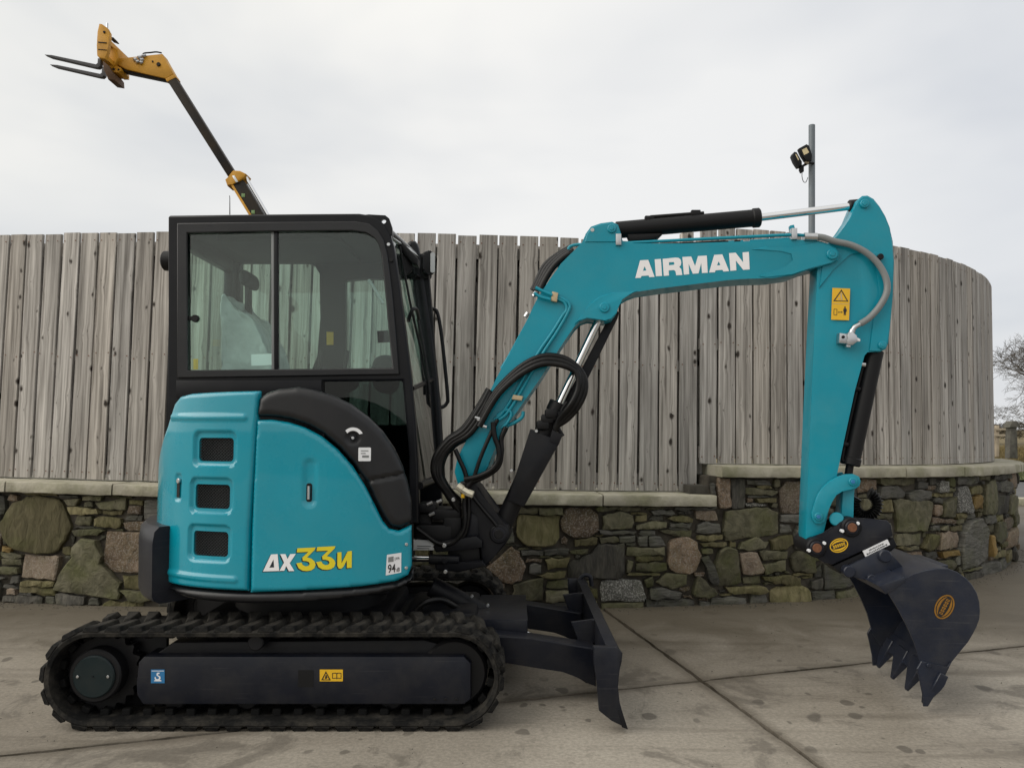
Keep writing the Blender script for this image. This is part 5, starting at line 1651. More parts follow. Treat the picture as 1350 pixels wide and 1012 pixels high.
def make_track(y0, y1, near):
    o_, i_ = stadium(R_OUT), stadium(R_IN)
    bm = bmesh.new(); n = len(o_); rr = .008
    profs = []
    for k in range(n):
        (xo, zo, _), (xi, zi, _) = o_[k], i_[k]
        dx, dz = (xo - xi), (zo - zi); L = math.hypot(dx, dz); dx /= L; dz /= L
        ring = [(xi, y0 + .004, zi), (xo - dx * rr, y0, zo - dz * rr), (xo, y0 + rr, zo), (xo, y1 - rr, zo), (xo - dx * rr, y1, zo - dz * rr), (xi, y1 - .004, zi)]
        profs.append([bm.verts.new(p) for p in ring])
    for k in range(n):
        l = (k + 1) % n
        for q in range(6):
            w_ = (q + 1) % 6; bm.faces.new((profs[k][q], profs[l][q], profs[l][w_], profs[k][w_]))
    tr = bm_obj('track', bm, 'rubber', EX, 40)
    NL = 46
    for k in range(NL):
        for side in (0, 1):
            d = (k + .5 * side) * PER_ / NL
            x, z, a = on_track(d, R_OUT - .004)
            ob_ = bpy.data.objects.new('tread_lug', LUGS[side])
            M = Matrix.Translation((x, y0 if side == 0 else y1, z)) @ Matrix.Rotation(-(a - math.pi / 2), 4, 'Y')
            COL.objects.link(ob_); ob_.parent = tr; ob_.matrix_basis = M
    # drive lugs inside the belt
    if near:
        for k in range(NL):
            x, z, a = on_track((k + .25) * PER_ / NL, R_IN - .012)
            for dy in (-.055, .055):
                ob_ = bpy.data.objects.new('drive_lug', DRIVE)
                COL.objects.link(ob_); ob_.parent = tr
                ob_.matrix_basis = Matrix.Translation((x, (y0 + y1) / 2 + dy, z)) @ Matrix.Rotation(-(a - math.pi / 2), 4, 'Y')
    sg = -1 if near else 1
    yo, yi = (y0, y1) if near else (y1, y0)
    def yy(f): return yo + (yi - yo) * f
    # side frame
    fpoly = G.poly([(184, 872), (191, 864), (612, 864), (621, 873), (621, 920), (612, 927), (190, 927), (182, 915), (181, 900)], TY0 + .06)
    v0, v1 = sorted((yy(.16), yy(.80)))
    frm = prism('side_frame', G, fpoly, v0, v1, 'charcoal_paint', tr, .008, 2)
    add_box_ = None
    prism('top_rail', G, G.poly([(230, 845), (560, 842), (590, 850), (612, 862), (205, 862)], TY0 + .12), *sorted((yy(.35), yy(.85))), 'charcoal', tr, .008)
    prism('drive_bracket', G, G.poly([(120, 842), (215, 842), (215, 930), (150, 934), (120, 928)], TY0 + .15), *sorted((yy(.62), yy(.72))), 'lamp_black', tr, .004)
    # sprocket and idler
    bm = bmesh.new()
    nT = 19; pts = []
    for k in range(nT * 4):
        a = 2 * math.pi * k / (nT * 4); r_ = R_IN - (.006 if k % 4 in (0, 1) else .030)
        pts.append((tcx0 + r_ * math.cos(a), TZ + r_ * math.sin(a)))
    add_prism(bm, G, pts, *sorted((yy(.38), yy(.55))), .003)
    bm_obj('sprocket', bm, 'lamp_black', tr)
    rod('final_drive_cover', (tcx0, yy(.10), TZ), (tcx0, yy(.6), TZ), .094, 'drive_green', tr, 36, .06)
    rod('final_drive_ring', (tcx0, yy(.14), TZ), (tcx0, yy(.6), TZ), .118, 'lamp_black', tr, 36, .06)
    if near:
        for dx in (-.068, 0, .068):
            rod('cover_bolt', (tcx0 + dx, yy(.08), TZ + .003), (tcx0 + dx, yy(.12), TZ + .003), .0065 if dx else .003, 'steel' if dx else 'charcoal', tr, 8)
    bm = bmesh.new()
    add_rod(bm, (tcx1, yy(.30), TZ), (tcx1, yy(.70), TZ), R_IN - .034, 40, .08)
    add_rod(bm, (tcx1, yy(.25), TZ), (tcx1, yy(.75), TZ), .06, 24)
    bm_obj('idler_wheel', bm, 'lamp_black', tr)
    for k in range(4):
        x = tcx0 + .33 + (tcx1 - tcx0 - .62) * k / 3
        rod('track_roller', (x, yy(.38), TZ - R_IN + .065), (x, yy(.8), TZ - R_IN + .065), .058, 'lamp_black', tr, 20)
    xc, zc = G.uz(338, 846, TY0 + .05)
    rod('carrier_roller', (xc, yy(.12), zc), (xc, yy(.8), zc), .036, 'charcoal', tr, 20)
    return tr, frm
near_track, near_frame = make_track(TY0, TY1, True)
make_track(.475, .775, False)
def face_mark(name, pts, v, mat, parent, fr=G):
    return flat_shapes(name, [fr.poly(p, v) for p in pts], lambda a, b: fr.w(a, v, b), mat, parent)
FV = TY0 + .3 * .16 - .0015
face_mark('blue_sticker', [[(199, 882), (217, 882), (217, 900), (199, 900)]], FV, 'decal_blue', near_track)
hk = [(203.2, 897.4), (212.8, 897.4), (212.8, 896.2), (210.6, 895.4), (211.9, 893.6), (211.2, 891.0), (208.4, 889.6), (208.2, 888.2), (210.4, 887.6), (210.6, 886.2), (208, 885.8), (206.4, 887.2), (206.4, 889.8), (208.6, 891.4), (209.8, 892.6), (209.2, 894.2), (207.2, 894.8), (205.4, 893.6), (205.2, 891.6), (204, 891.8), (203.8, 894.2), (205.2, 895.6), (203.2, 896.4)]
face_mark('hook_symbol', [hk, [(200, 883.5), (216, 883.5), (216, 884.3), (200, 884.3)]], FV - .001, 'decal_white', near_track)
face_mark('yellow_sticker', [[(421.5, 882), (452, 882), (452, 897.5), (421.5, 897.5)]], FV, 'decal_yellow', near_track)
flat_shapes('warning_triangle', [G.poly([(423.5, 896), (429.7, 884), (436, 896)], FV)], lambda a, b: G.w(a, FV - .001, b), 'decal_black', near_track, {0: [G.poly([(425.7, 894.9), (429.7, 886.6), (433.8, 894.9)], FV)]})
flat_shapes('warning_mark', [G.poly([(428.2, 894), (429.4, 889), (430.4, 889), (431.6, 892.5), (430.6, 894)], FV)], lambda a, b: G.w(a, FV - .001, b), 'decal_black', near_track)
flat_shapes('book_symbol', [G.poly([(438, 886.5), (443, 886), (444, 887), (445, 886), (450, 886.5), (450, 894), (445, 893.6), (444, 894.8), (443, 893.6), (438, 894)], FV)], lambda a, b: G.w(a, FV - .001, b), 'decal_black', near_track,
            {0: [G.poly([(438.8, 887.4), (442.6, 887), (443.5, 888), (443.5, 893.4), (442.8, 892.7), (438.8, 893.1)], FV), G.poly([(444.5, 888), (445.4, 887), (449.2, 887.4), (449.2, 893.1), (445.2, 892.7), (444.5, 893.4)], FV)]})
face_mark('frame_hole', [[(393, 883), (413, 883), (413, 905), (393, 905)]], FV, 'lamp_black', near_track)
for k in range(3):
    x, z = G.uz(573 + 14.5 * k, 921, FV); rod('frame_bolt', (x, FV - .004, z), (x, FV + .01, z), .006, 'lamp_black', near_track, 8)
# centre frame between the tracks
bm = bmesh.new()
add_box(bm, (SCX, 0, .30), (.95, .80, .22), .03)
add_box(bm, (SCX - .35, 0, .26), (.22, 1.0, .16), .03); add_box(bm, (SCX + .45, 0, .26), (.22, 1.0, .16), .03)
add_box(bm, (SCX + .72, 0, .28), (.38, .52, .24), .03)
bm_obj('centre_frame', bm, 'charcoal', EX)

# ---- dozer blade
BN, BFAR = -.795, .775
BF = Frame(0, BN, 0)
bp = BF.poly([(782, 852), (814, 853), (821, 861), (820, 872), (814, 893), (813, 905), (817, 925), (827, 960), (806, 950), (790, 937), (787, 900), (783, 872)])
bl = bpy.data.objects.new
blade_end = [bp]
bm = bmesh.new()
add_prism(bm, G, [(u, z) for u, z in bp], BN, BN + .035, .006)
blade = bm_obj('blade_end_plate', bm, 'charcoal_paint', EX)
blade.name = 'dozer_blade'
prism('end_plate', G, bp, BFAR - .035, BFAR, 'charcoal_paint', blade, .006)
# curved mouldboard
mb = BF.poly([(808, 853), (815, 856), (812, 872), (806, 893), (805, 908), (809, 928), (820, 958), (826, 960.5), (818, 928), (814, 906), (815, 892), (821, 866), (819, 857)])
mbp = BF.poly([(800, 853), (816, 855), (820, 862), (814, 880), (810, 897), (811, 912), (816, 932), (824, 957), (815, 955), (804, 925), (800, 905), (800, 880)])
prism('mouldboard', G, mbp, BN + .034, BFAR - .034, 'charcoal_paint', blade, .004)
cut = BF.poly([(813, 935), (819, 933), (828, 961), (820, 958)])
prism('cutting_edge', G, cut, BN - .002, BFAR + .002, 'charcoal', blade, .002)
def arm_b(y, near):
    fr = Frame(0, y, 0)
    sc0 = 291.0
    base = G.poly([(640, 836), (700, 842), (784, 854), (786, 905), (772, 900), (758, 889), (742, 883), (700, 879), (640, 870)], -.42)
    return base
ab = arm_b(-.42, True)
prism('blade_arm', G, ab, -.42, -.30, 'charcoal_paint', blade, .008)
prism('blade_arm', G, ab, .30, .42, 'charcoal_paint', blade, .008)
prism('cross_plate', G, [(-.18, .24), (.08, .24), (.08, .37), (-.18, .37)], -.298, .298, 'charcoal_paint', blade, .01)
for y_ in (-.30, .33):
    prism('gusset', G, [(.30, .36), (.40, .372), (.42, .372), (.42, .05), (.40, .05), (.36, .20)], y_, y_ + .02, 'charcoal_paint', blade, .004)
tube('lift_ring', [G.p(772, 788, BFAR - .03), G.p(764, 779, BFAR - .03), G.p(764, 765, BFAR - .03), G.p(770, 758, BFAR - .03), G.p(778, 760, BFAR - .03), G.p(780, 772, BFAR - .03)], .014, 'charcoal_paint', blade, 8)
rod('blade_cylinder', G.p(568, 772, 0), G.p(664, 822, 0), .055, 'charcoal', EX, 24)
rod('blade_cylinder_rod', G.p(664, 822, 0), G.p(716, 848, 0), .025, 'chrome', EX, 16)
tube('blade_hose', [G.p(548, 806, -.25), G.p(560, 794, -.25), G.p(580, 790, -.22), G.p(596, 797, -.18), G.p(606, 803, -.12)], .016, 'hose', EX, 10)
for x_, y_ in ((622, 786), (643, 798)): pin('cylinder_bolt', G, x_, y_, -.075, -.05, 2.2, 'steel', EX, 8)

# ---- swing post (kingpost) at the front
KP = ARM
swing = prism('swing_post', KP, KP.poly([(606, 648), (612, 636), (622, 634), (631, 642), (646, 668), (660, 684), (670, 693), (672, 706), (666, 718), (652, 733), (640, 747), (634, 735), (632, 705), (633, 682), (628, 676), (614, 672)], -.10), -.10, .10, 'charcoal', EX, .010, 2)
prism('post_face', KP, KP.poly([(612, 672), (634, 674), (633, 705), (628, 716), (613, 716)], -.085), -.085, .085, 'charcoal_paint', swing, .012)
prism('upper_knuckle', KP, KP.poly([(570, 720), (584, 713), (628, 706), (636, 712), (636, 722), (600, 726), (574, 728)], -.12), -.12, .12, 'charcoal', swing, .012)
prism('lower_knuckle', KP, KP.poly([(572, 742), (600, 744), (636, 738), (640, 746), (606, 754), (574, 752)], -.12), -.12, .12, 'charcoal', swing, .012)
prism('knuckle_web', KP, KP.poly([(590, 720), (632, 716), (634, 745), (590, 748)], -.07), -.07, .07, 'lamp_black', swing, .012)
for x_, y_, r_ in ((657.5, 704, 12.5),):
    pin('pivot_boss', KP, x_, y_, -.115, .115, r_, 'charcoal', swing); pin('pivot_pin', KP, x_, y_, -.122, .122, 6.5, 'lamp_black', swing)
    pin('pivot_ring', KP, x_, y_, -.1185, .1185, 9.5, 'charcoal_paint', swing)
for x_, y_, r_, m_ in ((585.5, 719, 2.8, 'steel'), (586, 739.5, 3.6, 'charcoal'), (587, 753.5, 2.6, 'steel'), (597.5, 658.5, 2.6, 'steel')):
    pin('bolt', KP, x_, y_, -.135, -.09, r_, m_, swing, 12)
rod('swing_cylinder_rod', KP.p(538, 736, -.1), KP.p(570, 736, -.1), .017, 'chrome', EX, 20)
rod('swing_cylinder', KP.p(566, 737, -.1), KP.p(606, 738, -.1), .026, 'charcoal', EX, 20)
prism('data_plate', KP, KP.poly([(545, 711), (567, 712), (572, 718), (572, 725), (545, 725)], -.11), -.11, -.10, 'pale_grey', EX, .002)
flat_shapes('plate_print', [KP.poly([(550, 719), (568, 719.5), (568, 720.3), (550, 719.8)], -.1115), KP.poly([(550, 722), (566, 722.2), (566, 723), (550, 722.8)], -.1115)], lambda a, b: KP.w(a, -.1115, b), 'charcoal', EX)
# valve clutter between body and post
bm = bmesh.new()
for px_, py_, v_, s_ in ((565, 668, 0.0, (.10, .16, .05)), (590, 676, .02, (.16, .2, .06)), (575, 700, .03, (.20, .24, .10)), (598, 694, 0, (.10, .16, .12)), (560, 690, .06, (.10, .2, .14))):
    add_box(bm, KP.p(px_, py_, v_), s_, .012)
bm_obj('swing_valve_block', bm, 'lamp_black', EX)
bm = bmesh.new()
for px_, py_ in ((566, 665), (569, 679), (579, 662)): add_rod(bm, KP.p(px_ - 3, py_, -.09), KP.p(px_ + 4, py_ - 3, -.09), .010, 10)
bm_obj('small_fittings', bm, 'steel', EX)

# ---- boom
BVN = -.095
boom_px = [(604, 640), (599, 622), (603, 603), (616, 578), (634, 540), (655, 497), (676, 458), (694, 424), (703, 404), (713, 386), (725, 368), (740, 347), (756, 331), (768, 321), (772, 308), (779, 298.5), (792, 294), (807, 292), (815, 296), (819, 308), (820, 319),
           (837, 322), (900, 321), (1000, 317.5), (1040, 315), (1079, 317), (1092, 321.5), (1102, 326), (1107.5, 334), (1105, 343), (1097, 347), (1082, 351), (1066, 355), (1045, 363), (1020, 366.5), (985, 367.5), (962, 369),
           (920, 374), (871, 380), (840, 384.5), (828, 387.5), (819, 393), (815, 402), (812, 413), (806, 420.5), (797, 423.5), (786, 420), (774, 418.5), (764, 422), (756, 430), (745, 448), (731, 469), (712, 499), (693, 526), (667, 563), (650, 594), (645, 612), (636, 627), (622, 638), (612, 644)]
boom = prism('boom', KP, KP.poly(boom_px, BVN), BVN, -BVN, 'teal_arm', EX, .005, 2)
# weld-on reinforcing plates on the near side
def bplate(name, pts, t=.006, fr=KP, base=BVN, mat='teal_arm', parent=boom):
    return prism(name, fr, fr.poly(pts, base - t), base - t, base + .002, mat, parent, .003, 1)
bplate('cylinder_boss_plate', [(757, 428), (768, 414), (777, 401), (790, 391), (806, 386), (830, 384.5), (841, 383.5), (829, 388), (820, 394), (816, 403), (813, 413), (806, 420), (797, 423), (786, 419.5), (774, 418), (765, 421)])
bplate('tip_plate', [(990, 329), (1010, 325), (1042, 327), (1078, 318.5), (1092, 322.5), (1101, 327), (1106, 334), (1103, 343), (1096, 346), (1066, 354), (1045, 362), (1010, 366), (1000, 364), (1036, 352), (1046, 343), (1044, 334), (1030, 331)], .004)
bplate('rear_ear_plate', [(771, 319), (774, 308), (780, 300), (792, 295.5), (806, 293.5), (813, 297), (817, 308), (818, 319)], .005)
for x_, y_, r_ in ((797, 405, 6.8), (1098, 334.5, 7.5), (806.5, 301, 5.8)):
    pin('boom_pin', KP, x_, y_, BVN - .016, -BVN + .016, r_, 'teal_arm', boom)
    pin('pin_cap', KP, x_, y_, BVN - .020, BVN - .012, r_ * .45, 'teal_arm', boom, 12)
pin('ear_hole', KP, 781, 303, BVN - .007, BVN - .004, 2.6, 'pale_grey', boom, 12)
# AIRMAN lettering
def al(pts): return KP.poly([(830 + x / 7.94, 325 + y / 7.94) for x, y in pts], BVN)
L1 = [(60,330),(110,145),(195,140),(262,318),(207,321),(198,303),(125,309),(116,328)]
L2 = [(262,135),(328,130),(340,308),(275,312)]
L3 = [(345,130),(480,116),(512,119),(533,135),(541,165),(536,195),(520,215),(540,235),(546,262),(552,298),(488,302),(481,262),(466,246),(409,251),(412,303),(358,308)]
L4 = [(552,110),(645,105),(685,205),(716,100),(808,95),(818,275),(757,278),(750,172),(722,281),(662,286),(618,182),(624,290),(568,295)]
L5 = [(832,272),(885,88),(970,82),(1042,258),(982,262),(971,244),(900,250),(892,270)]
L6 = [(1040,70),(1110,65),(1188,165),(1182,62),(1248,57),(1257,240),(1190,245),(1112,148),(1118,250),(1055,255)]
flat_shapes('brand_letters', [al(p) for p in (L1, L2, L3, L4, L5, L6)], lambda a, b: KP.w(a, BVN - .0015, b), 'letter_white', boom,
            {0: [al([(140,254),(157,208),(176,251)])], 2: [al([(412,166),(462,163),(470,178),(462,192),(412,196)])], 4: [al([(915,198),(932,156),(950,195)])]})

# pipes and clamps on the boom
PV = BVN - .012
def kp(pts, v): return [KP.p(x, y, v) for x, y in pts]
for dv, dx in ((0, 0), (0.0, 6.5)):
    tube('steel_pipe', kp([(728 + dx * .3, 389 + dx * .55), (742 + dx * .2, 394 + dx * .6), (751 - dx * .6, 402 + dx * .9), (748 - dx, 413 + dx * .5), (735 - dx, 436 + dx * .2), (718 - dx, 462), (700 - dx, 492), (682 - dx, 524), (668 - dx, 545), (658 - dx, 553)], PV), .0085, 'teal_arm', boom, 10)
tube('steel_pipe', kp([(706, 379), (716, 384), (728, 389)], BVN - .03), .009, 'teal_arm', boom, 10)
tube('steel_pipe', kp([(704, 386), (712, 391), (726, 395)], BVN - .03), .009, 'teal_arm', boom, 10)
for v_ in (-.05, -.02):
    tube('steel_pipe', kp([(712, 391), (705, 405), (696, 424), (684, 446), (672, 468), (661, 486)], v_ - .03), .009, 'teal_arm', boom, 10)
for x_, y_, w_, h_ in ((731, 391, 5, 7), (682, 524, 7.5, 4)):
    prism('pipe_clamp', KP, KP.poly([(x_ - w_ + 2, y_ - h_), (x_ + w_, y_ - h_ + 2), (x_ + w_ - 2, y_ + h_), (x_ - w_, y_ + h_ - 2)], BVN - .03), BVN - .032, BVN - .002, 'clamp_tan', boom, .004)
# top pipes along the boom to the arm
tube('steel_pipe', kp([(749, 329), (752, 325), (762, 322.5), (790, 321.5), (822, 320.5), (900, 316.5), (980, 312.5), (1040, 309.8), (1060, 310.5), (1078, 313)], -.085), .0085, 'teal_arm', boom, 10)
tube('steel_pipe', kp([(837, 325.5), (900, 322), (980, 318.5), (1040, 315)], .0), .0085, 'teal_arm', boom, 10)
tube('boom_hose', kp([(838, 324), (880, 322), (930, 320), (956, 318.5)], -.055), .008, 'hose', boom, 8)
for x_ in (952, 968, 980): rod('pipe_union', KP.p(x_, 320.5 - (x_ - 952) * .05, -.06), KP.p(x_ + 8, 320 - (x_ - 952) * .05, -.06), .012, 'charcoal' if x_ < 980 else 'steel', boom, 10)
for x_, y_ in ((815.5, 316), (1047.5, 308.5)):
    prism('pipe_clamp', KP, KP.poly([(x_ - 3.8, y_ - 8), (x_ + 3.8, y_ - 8), (x_ + 3.8, y_ + 7), (x_ - 3.8, y_ + 7)], -.11), -.112, -.06, 'steel', boom, .004)
prism('pipe_bracket', KP, KP.poly([(1042, 297), (1047, 296), (1049, 304), (1043, 306)], -.09), -.09, -.05, 'teal_arm', boom, .003)

# arm cylinder on top of the boom
a0, a1, a2 = KP.p(812, 303.5, 0), KP.p(1000, 287, 0), KP.p(1138, 270, 0)
cyl = bpy.data.objects
bm = bmesh.new()
add_rod(bm, a0, a1, .046, 32, .08); dd = (a1 - a0).normalized()
add_rod(bm, a1 - dd * .035, a1 + dd * .008, .052, 32, .12); add_rod(bm, a0 - dd * .0, a0 + dd * .12, .044, 32)
armcyl = bm_obj('arm_cylinder', bm, 'lamp_black', EX)
rod('arm_cylinder_rod', a1, a2, .020, 'chrome', armcyl, 24)
rod('rod_end', a2 - dd * .075, a2 + dd * .01, .032, 'lamp_black', armcyl, 20)
prism('cylinder_foot', KP, KP.poly([(826, 308), (874, 307), (868, 313), (858, 316), (830, 318)], -.03), -.03, .03, 'lamp_black', armcyl, .008)
bm = bmesh.new(); add_tube(bm, [KP.p(852, 289, -.01), KP.p(858, 286, -.01), KP.p(905, 282.5, -.01), KP.p(928, 281, -.01)], .010, 8); add_box(bm, KP.p(917, 281, -.01), (.05, .03, .03), .004); add_box(bm, KP.p(856, 288, -.01), (.05, .03, .025), .004)
bm_obj('cylinder_port_pipe', bm, 'lamp_black', armcyl)

# ---- dipper arm
AV = -.066
arm_px = [(1064, 718), (1062, 706), (1064, 660), (1068, 560), (1073.5, 440), (1077, 372), (1078, 340), (1084, 326), (1096, 318), (1105, 310), (1114, 300), (1121, 287), (1127, 272), (1130, 264), (1137, 258), (1144, 257.5), (1152, 262), (1160, 272), (1167, 285), (1173, 300), (1177.5, 318), (1178.5, 345), (1177, 391), (1173.5, 430), (1171.5, 452), (1168, 460), (1160, 464), (1143, 463), (1138.5, 468),
          (1127, 515), (1113, 580), (1102, 633), (1092, 675), (1086, 704), (1081, 716), (1074, 722)]
arm = prism('dipper_arm', KP, KP.poly(arm_px, AV), AV, -AV, 'teal_arm', EX, .005, 2)
# side cheeks of the arm head, proud of the box section
prism('head_plate', KP, KP.poly([(1086, 338), (1090, 322), (1104, 312), (1115, 300), (1122, 287), (1128, 272), (1131, 264.5), (1138, 259), (1144, 258.5), (1151.5, 263), (1159, 273), (1166, 286), (1172, 300), (1176.5, 318), (1177.5, 345), (1176, 391), (1172.5, 430), (1170.5, 451), (1167, 459), (1159.5, 463), (1146, 462.5), (1152, 420), (1160, 385), (1156, 350), (1140, 330), (1120, 335), (1098, 356), (1080, 380)], AV - .007), AV - .007, AV + .002, 'teal_arm', arm, .003, 1)
for x_, y_, r_ in ((1140.5, 268, 6), (1164, 454.5, 5.2)):
    pin('arm_pin', KP, x_, y_, AV - .022, -AV + .022, r_, 'teal_arm', arm)
    pin('pin_cap', KP, x_, y_, AV - .026, AV - .018, r_ * .5, 'teal_arm', arm, 12)
pin('hose_hole', KP, 1161.5, 338, AV - .03, AV - .004, 4.2, 'lamp_black', arm, 14)
pin('hose_stub', KP, 1155, 337, AV - .016, AV - .004, 5, 'teal_arm', arm, 14)
# grease hose in grey, with its valve
gh = tube('grey_hose', kp([(1072, 312), (1085, 313), (1100, 318), (1122, 323), (1142, 333), (1158, 348), (1168, 367), (1169, 385), (1160, 403), (1147, 418), (1134, 427)], AV - .035), .0165, 'grey_hose', arm, 14)
tube('hose_ferrule', kp([(1060, 312), (1077, 312.5)], AV - .035), .021, 'steel', arm, 12, 1)
tube('hose_ferrule', kp([(1136, 426), (1126, 432), (1123, 440)], AV - .035), .013, 'steel', arm, 12, 4)
tube('hose_elbow', kp([(1120, 449), (1122, 441), (1124, 435)], AV - .035), .016, 'steel', arm, 12, 4)
vb_ = prism('shutoff_valve', KP, KP.poly([(1118, 438), (1124, 437), (1130, 442), (1131, 450), (1124, 455), (1117, 454)], AV - .06), AV - .06, AV - .002, 'steel', arm, .005)
prism('valve_port', KP, KP.poly([(1107, 438.5), (1117, 440), (1117, 453), (1106, 452)], AV - .05), AV - .05, AV - .002, 'steel', arm, .005)
pin('valve_bolt', KP, 1112, 444, AV - .056, AV - .04, 2.2, 'charcoal', arm, 10)
prism('valve_tap', KP, KP.poly([(1129, 444), (1134.5, 447), (1134, 450), (1129, 449)], AV - .055), AV - .055, AV - .03, 'decal_white', arm, .002)
prism('valve_nut', KP, KP.poly([(1116, 454), (1122, 455), (1121, 458), (1116, 457.5)], AV - .05), AV - .05, AV - .02, 'steel', arm, .002)
# warning decal
DV = AV - .0015
def dk(pts): return KP.poly([(1080 + x / 8.436, 360 + y / 8.436) for x, y in pts], AV - .0)
def dmap(o): return lambda a, b: KP.w(a, AV - o, b)
YD = .0092                              # stands on the head plate
flat_shapes('warning_decal', [dk([(140, 168), (337, 175), (325, 527), (126, 520)])], dmap(YD), 'decal_yellow', arm)
flat_shapes('decal_triangle', [dk([(148, 315), (240, 185), (318, 320)])], dmap(YD + .001), 'decal_black', arm, {0: [dk([(168, 307), (239, 205), (300, 311)])]})
flat_shapes('decal_figure', [dk([(232, 225), (246, 225), (244, 262), (252, 300), (236, 302), (230, 262)]), dk([(202, 280), (214, 275), (220, 295), (206, 296)])], dmap(YD + .001), 'clamp_tan', arm)
flat_shapes('decal_bar', [dk([(140, 340), (330, 346), (330, 350), (140, 344)])], dmap(YD + .001), 'clamp_tan', arm)
flat_shapes('decal_box', [dk([(155, 400), (193, 402), (191, 472), (153, 470)])], dmap(YD + .001), 'decal_black', arm, {0: [dk([(159, 405), (188, 407), (186, 467), (158, 465)])]})
flat_shapes('decal_arrow', [dk([(200, 437), (214, 428), (214, 434), (240, 435), (240, 428), (254, 438), (240, 448), (240, 441), (214, 440), (214, 446)])], dmap(YD + .001), 'decal_black', arm)
flat_shapes('decal_person', [dk([(270, 385), (275, 374), (284, 374), (288, 386), (284, 394), (298, 402), (298, 432), (290, 432), (288, 472), (280, 472), (278, 440), (274, 472), (265, 470), (266, 430), (260, 428), (262, 402), (274, 394)])], dmap(YD + .001), 'decal_black', arm)

# bucket cylinder down the front of the arm
b0, b1, b2 = KP.p(1154, 466, 0), KP.p(1121, 610, 0), KP.p(1124.5, 634, 0)
b0 = KP.p(1153, 462, 0)
bm = bmesh.new(); add_rod(bm, b0, b1, .046, 32, .08); bdir = (b1 - b0).normalized(); add_rod(bm, b1 - bdir * .03, b1 + bdir * .012, .050, 32, .1)
bcyl = bm_obj('bucket_cylinder', bm, 'lamp_black', EX)
rod('bucket_cylinder_rod', b1, KP.p(1117, 634, 0), .020, 'lamp_black', bcyl, 20)
tube('cylinder_side_pipe', kp([(1139, 478), (1133, 500), (1121, 552), (1111, 600), (1112, 608)], -.02), .009, 'lamp_black', bcyl, 8)
for x_, y_ in ((1137, 480), (1130, 512), (1114, 585)): rod('pipe_clip', KP.p(x_ - 3, y_, -.035), KP.p(x_ + 4, y_ + 1, -.035), .012, 'charcoal' if y_ > 500 else 'steel', bcyl, 8)

# linkage
link = prism('curved_link', KP, KP.poly([(1125, 624.5), (1115, 625), (1105, 628), (1094, 634), (1085, 642), (1078, 652), (1074, 664), (1070.5, 676), (1071, 684), (1075, 689.5), (1081, 690.5), (1087, 687.5), (1090, 681), (1092, 673), (1096, 661), (1102, 651.5), (1110, 646.5), (1120, 645.2), (1128, 644.5), (1133.5, 640), (1135, 634), (1133, 628)], -.092), -.092, -.070, 'teal_arm', EX, .004)
prism('far_link', KP, KP.poly([(1125, 624.5), (1105, 628), (1085, 642), (1074, 664), (1071, 684), (1081, 690.5), (1090, 681), (1096, 661), (1110, 646.5), (1128, 644.5), (1135, 634)], -.092), .070, .092, 'teal_arm', link, .004)
for x_, y_ in ((1125, 634.8), (1079.5, 681)):
    pin('link_pin', KP, x_, y_, -.104, .104, 5.6, 'teal_arm', link); pin('pin_bolt', KP, x_, y_, -.110, -.10, 2.8, 'decal_blue', link, 12)
prism('straight_link', KP, KP.poly([(1111.5, 644), (1127, 644), (1124, 682), (1128, 690), (1120, 698), (1109, 690)], -.05), -.05, .05, 'teal_arm', link, .004)
rod('link_tube', KP.p(1103, 684, -.09), KP.p(1103, 684, .09), .035, 'teal_arm', link, 20)
# knobbly protective hose loop behind the linkage
cx_, cy_ = 1141.5, 664.5
lp = []
bm = bmesh.new()
for k in range(22):
    a0_, a1_ = R(-215 + 290 * k / 22), R(-215 + 290 * (k + .8) / 22)
    add_tube(bm, [KP.p(cx_ + 15 * math.cos(a), cy_ - 16 * math.sin(a), .05) for a in (a0_, (a0_ + a1_) / 2, a1_)], [.022, .034, .022], 8)
add_tube(bm, [KP.p(cx_ + 15 * math.cos(R(-215 + 290 * k / 40)), cy_ - 16 * math.sin(R(-215 + 290 * k / 40)), .05) for k in range(41)], .022, 8)
bm_obj('hose_guard_loop', bm, 'hose', EX, 60)

# ---- quick hitch
hitch = prism('quick_hitch', KP, KP.poly([(1063, 722), (1064, 714), (1070, 708.5), (1080, 707), (1088, 704), (1100, 696), (1108, 688), (1116, 683.5), (1126, 682.5), (1150, 684), (1170, 686), (1175, 692), (1177.5, 706), (1160, 714.5), (1125, 731), (1098, 744), (1087, 742), (1075, 734), (1067, 729)], -.105), -.105, -.075, 'charcoal_paint', EX, .005)
prism('far_cheek', KP, KP.poly([(1063, 722), (1064, 714), (1070, 708.5), (1080, 707), (1088, 704), (1100, 696), (1108, 688), (1116, 683.5), (1126, 682.5), (1150, 684), (1170, 686), (1175, 692), (1177.5, 706), (1160, 714.5), (1125, 731), (1098, 744), (1087, 742), (1075, 734), (1067, 729)], -.105), .075, .105, 'charcoal_paint', hitch, .005)
prism('hitch_body', KP, KP.poly([(1094, 708), (1112, 692), (1150, 686.5), (1170, 690), (1174, 704), (1100, 740), (1090, 738)], -.075), -.074, .074, 'charcoal', hitch, .004)
prism('lower_jaw', KP, KP.poly([(1098, 746), (1126, 733.5), (1178, 709), (1183, 719), (1176, 726), (1140, 742), (1120, 752), (1108, 756)], -.095), -.095, .095, 'charcoal', hitch, .005)
for x_, y_ in ((1077, 722), (1123.5, 695)):
    pin('pin_collar', KP, x_, y_, -.125, .125, 13.5, 'charcoal', hitch, 28); pin('pin_boss', KP, x_ + .5, y_ + .3, -.135, .135, 9.5, 'charcoal_paint', hitch, 24)
    pin('rusty_pin', KP, x_ + .6, y_ + .2, -.139, -.13, 6.2, 'rust', hitch, 18)
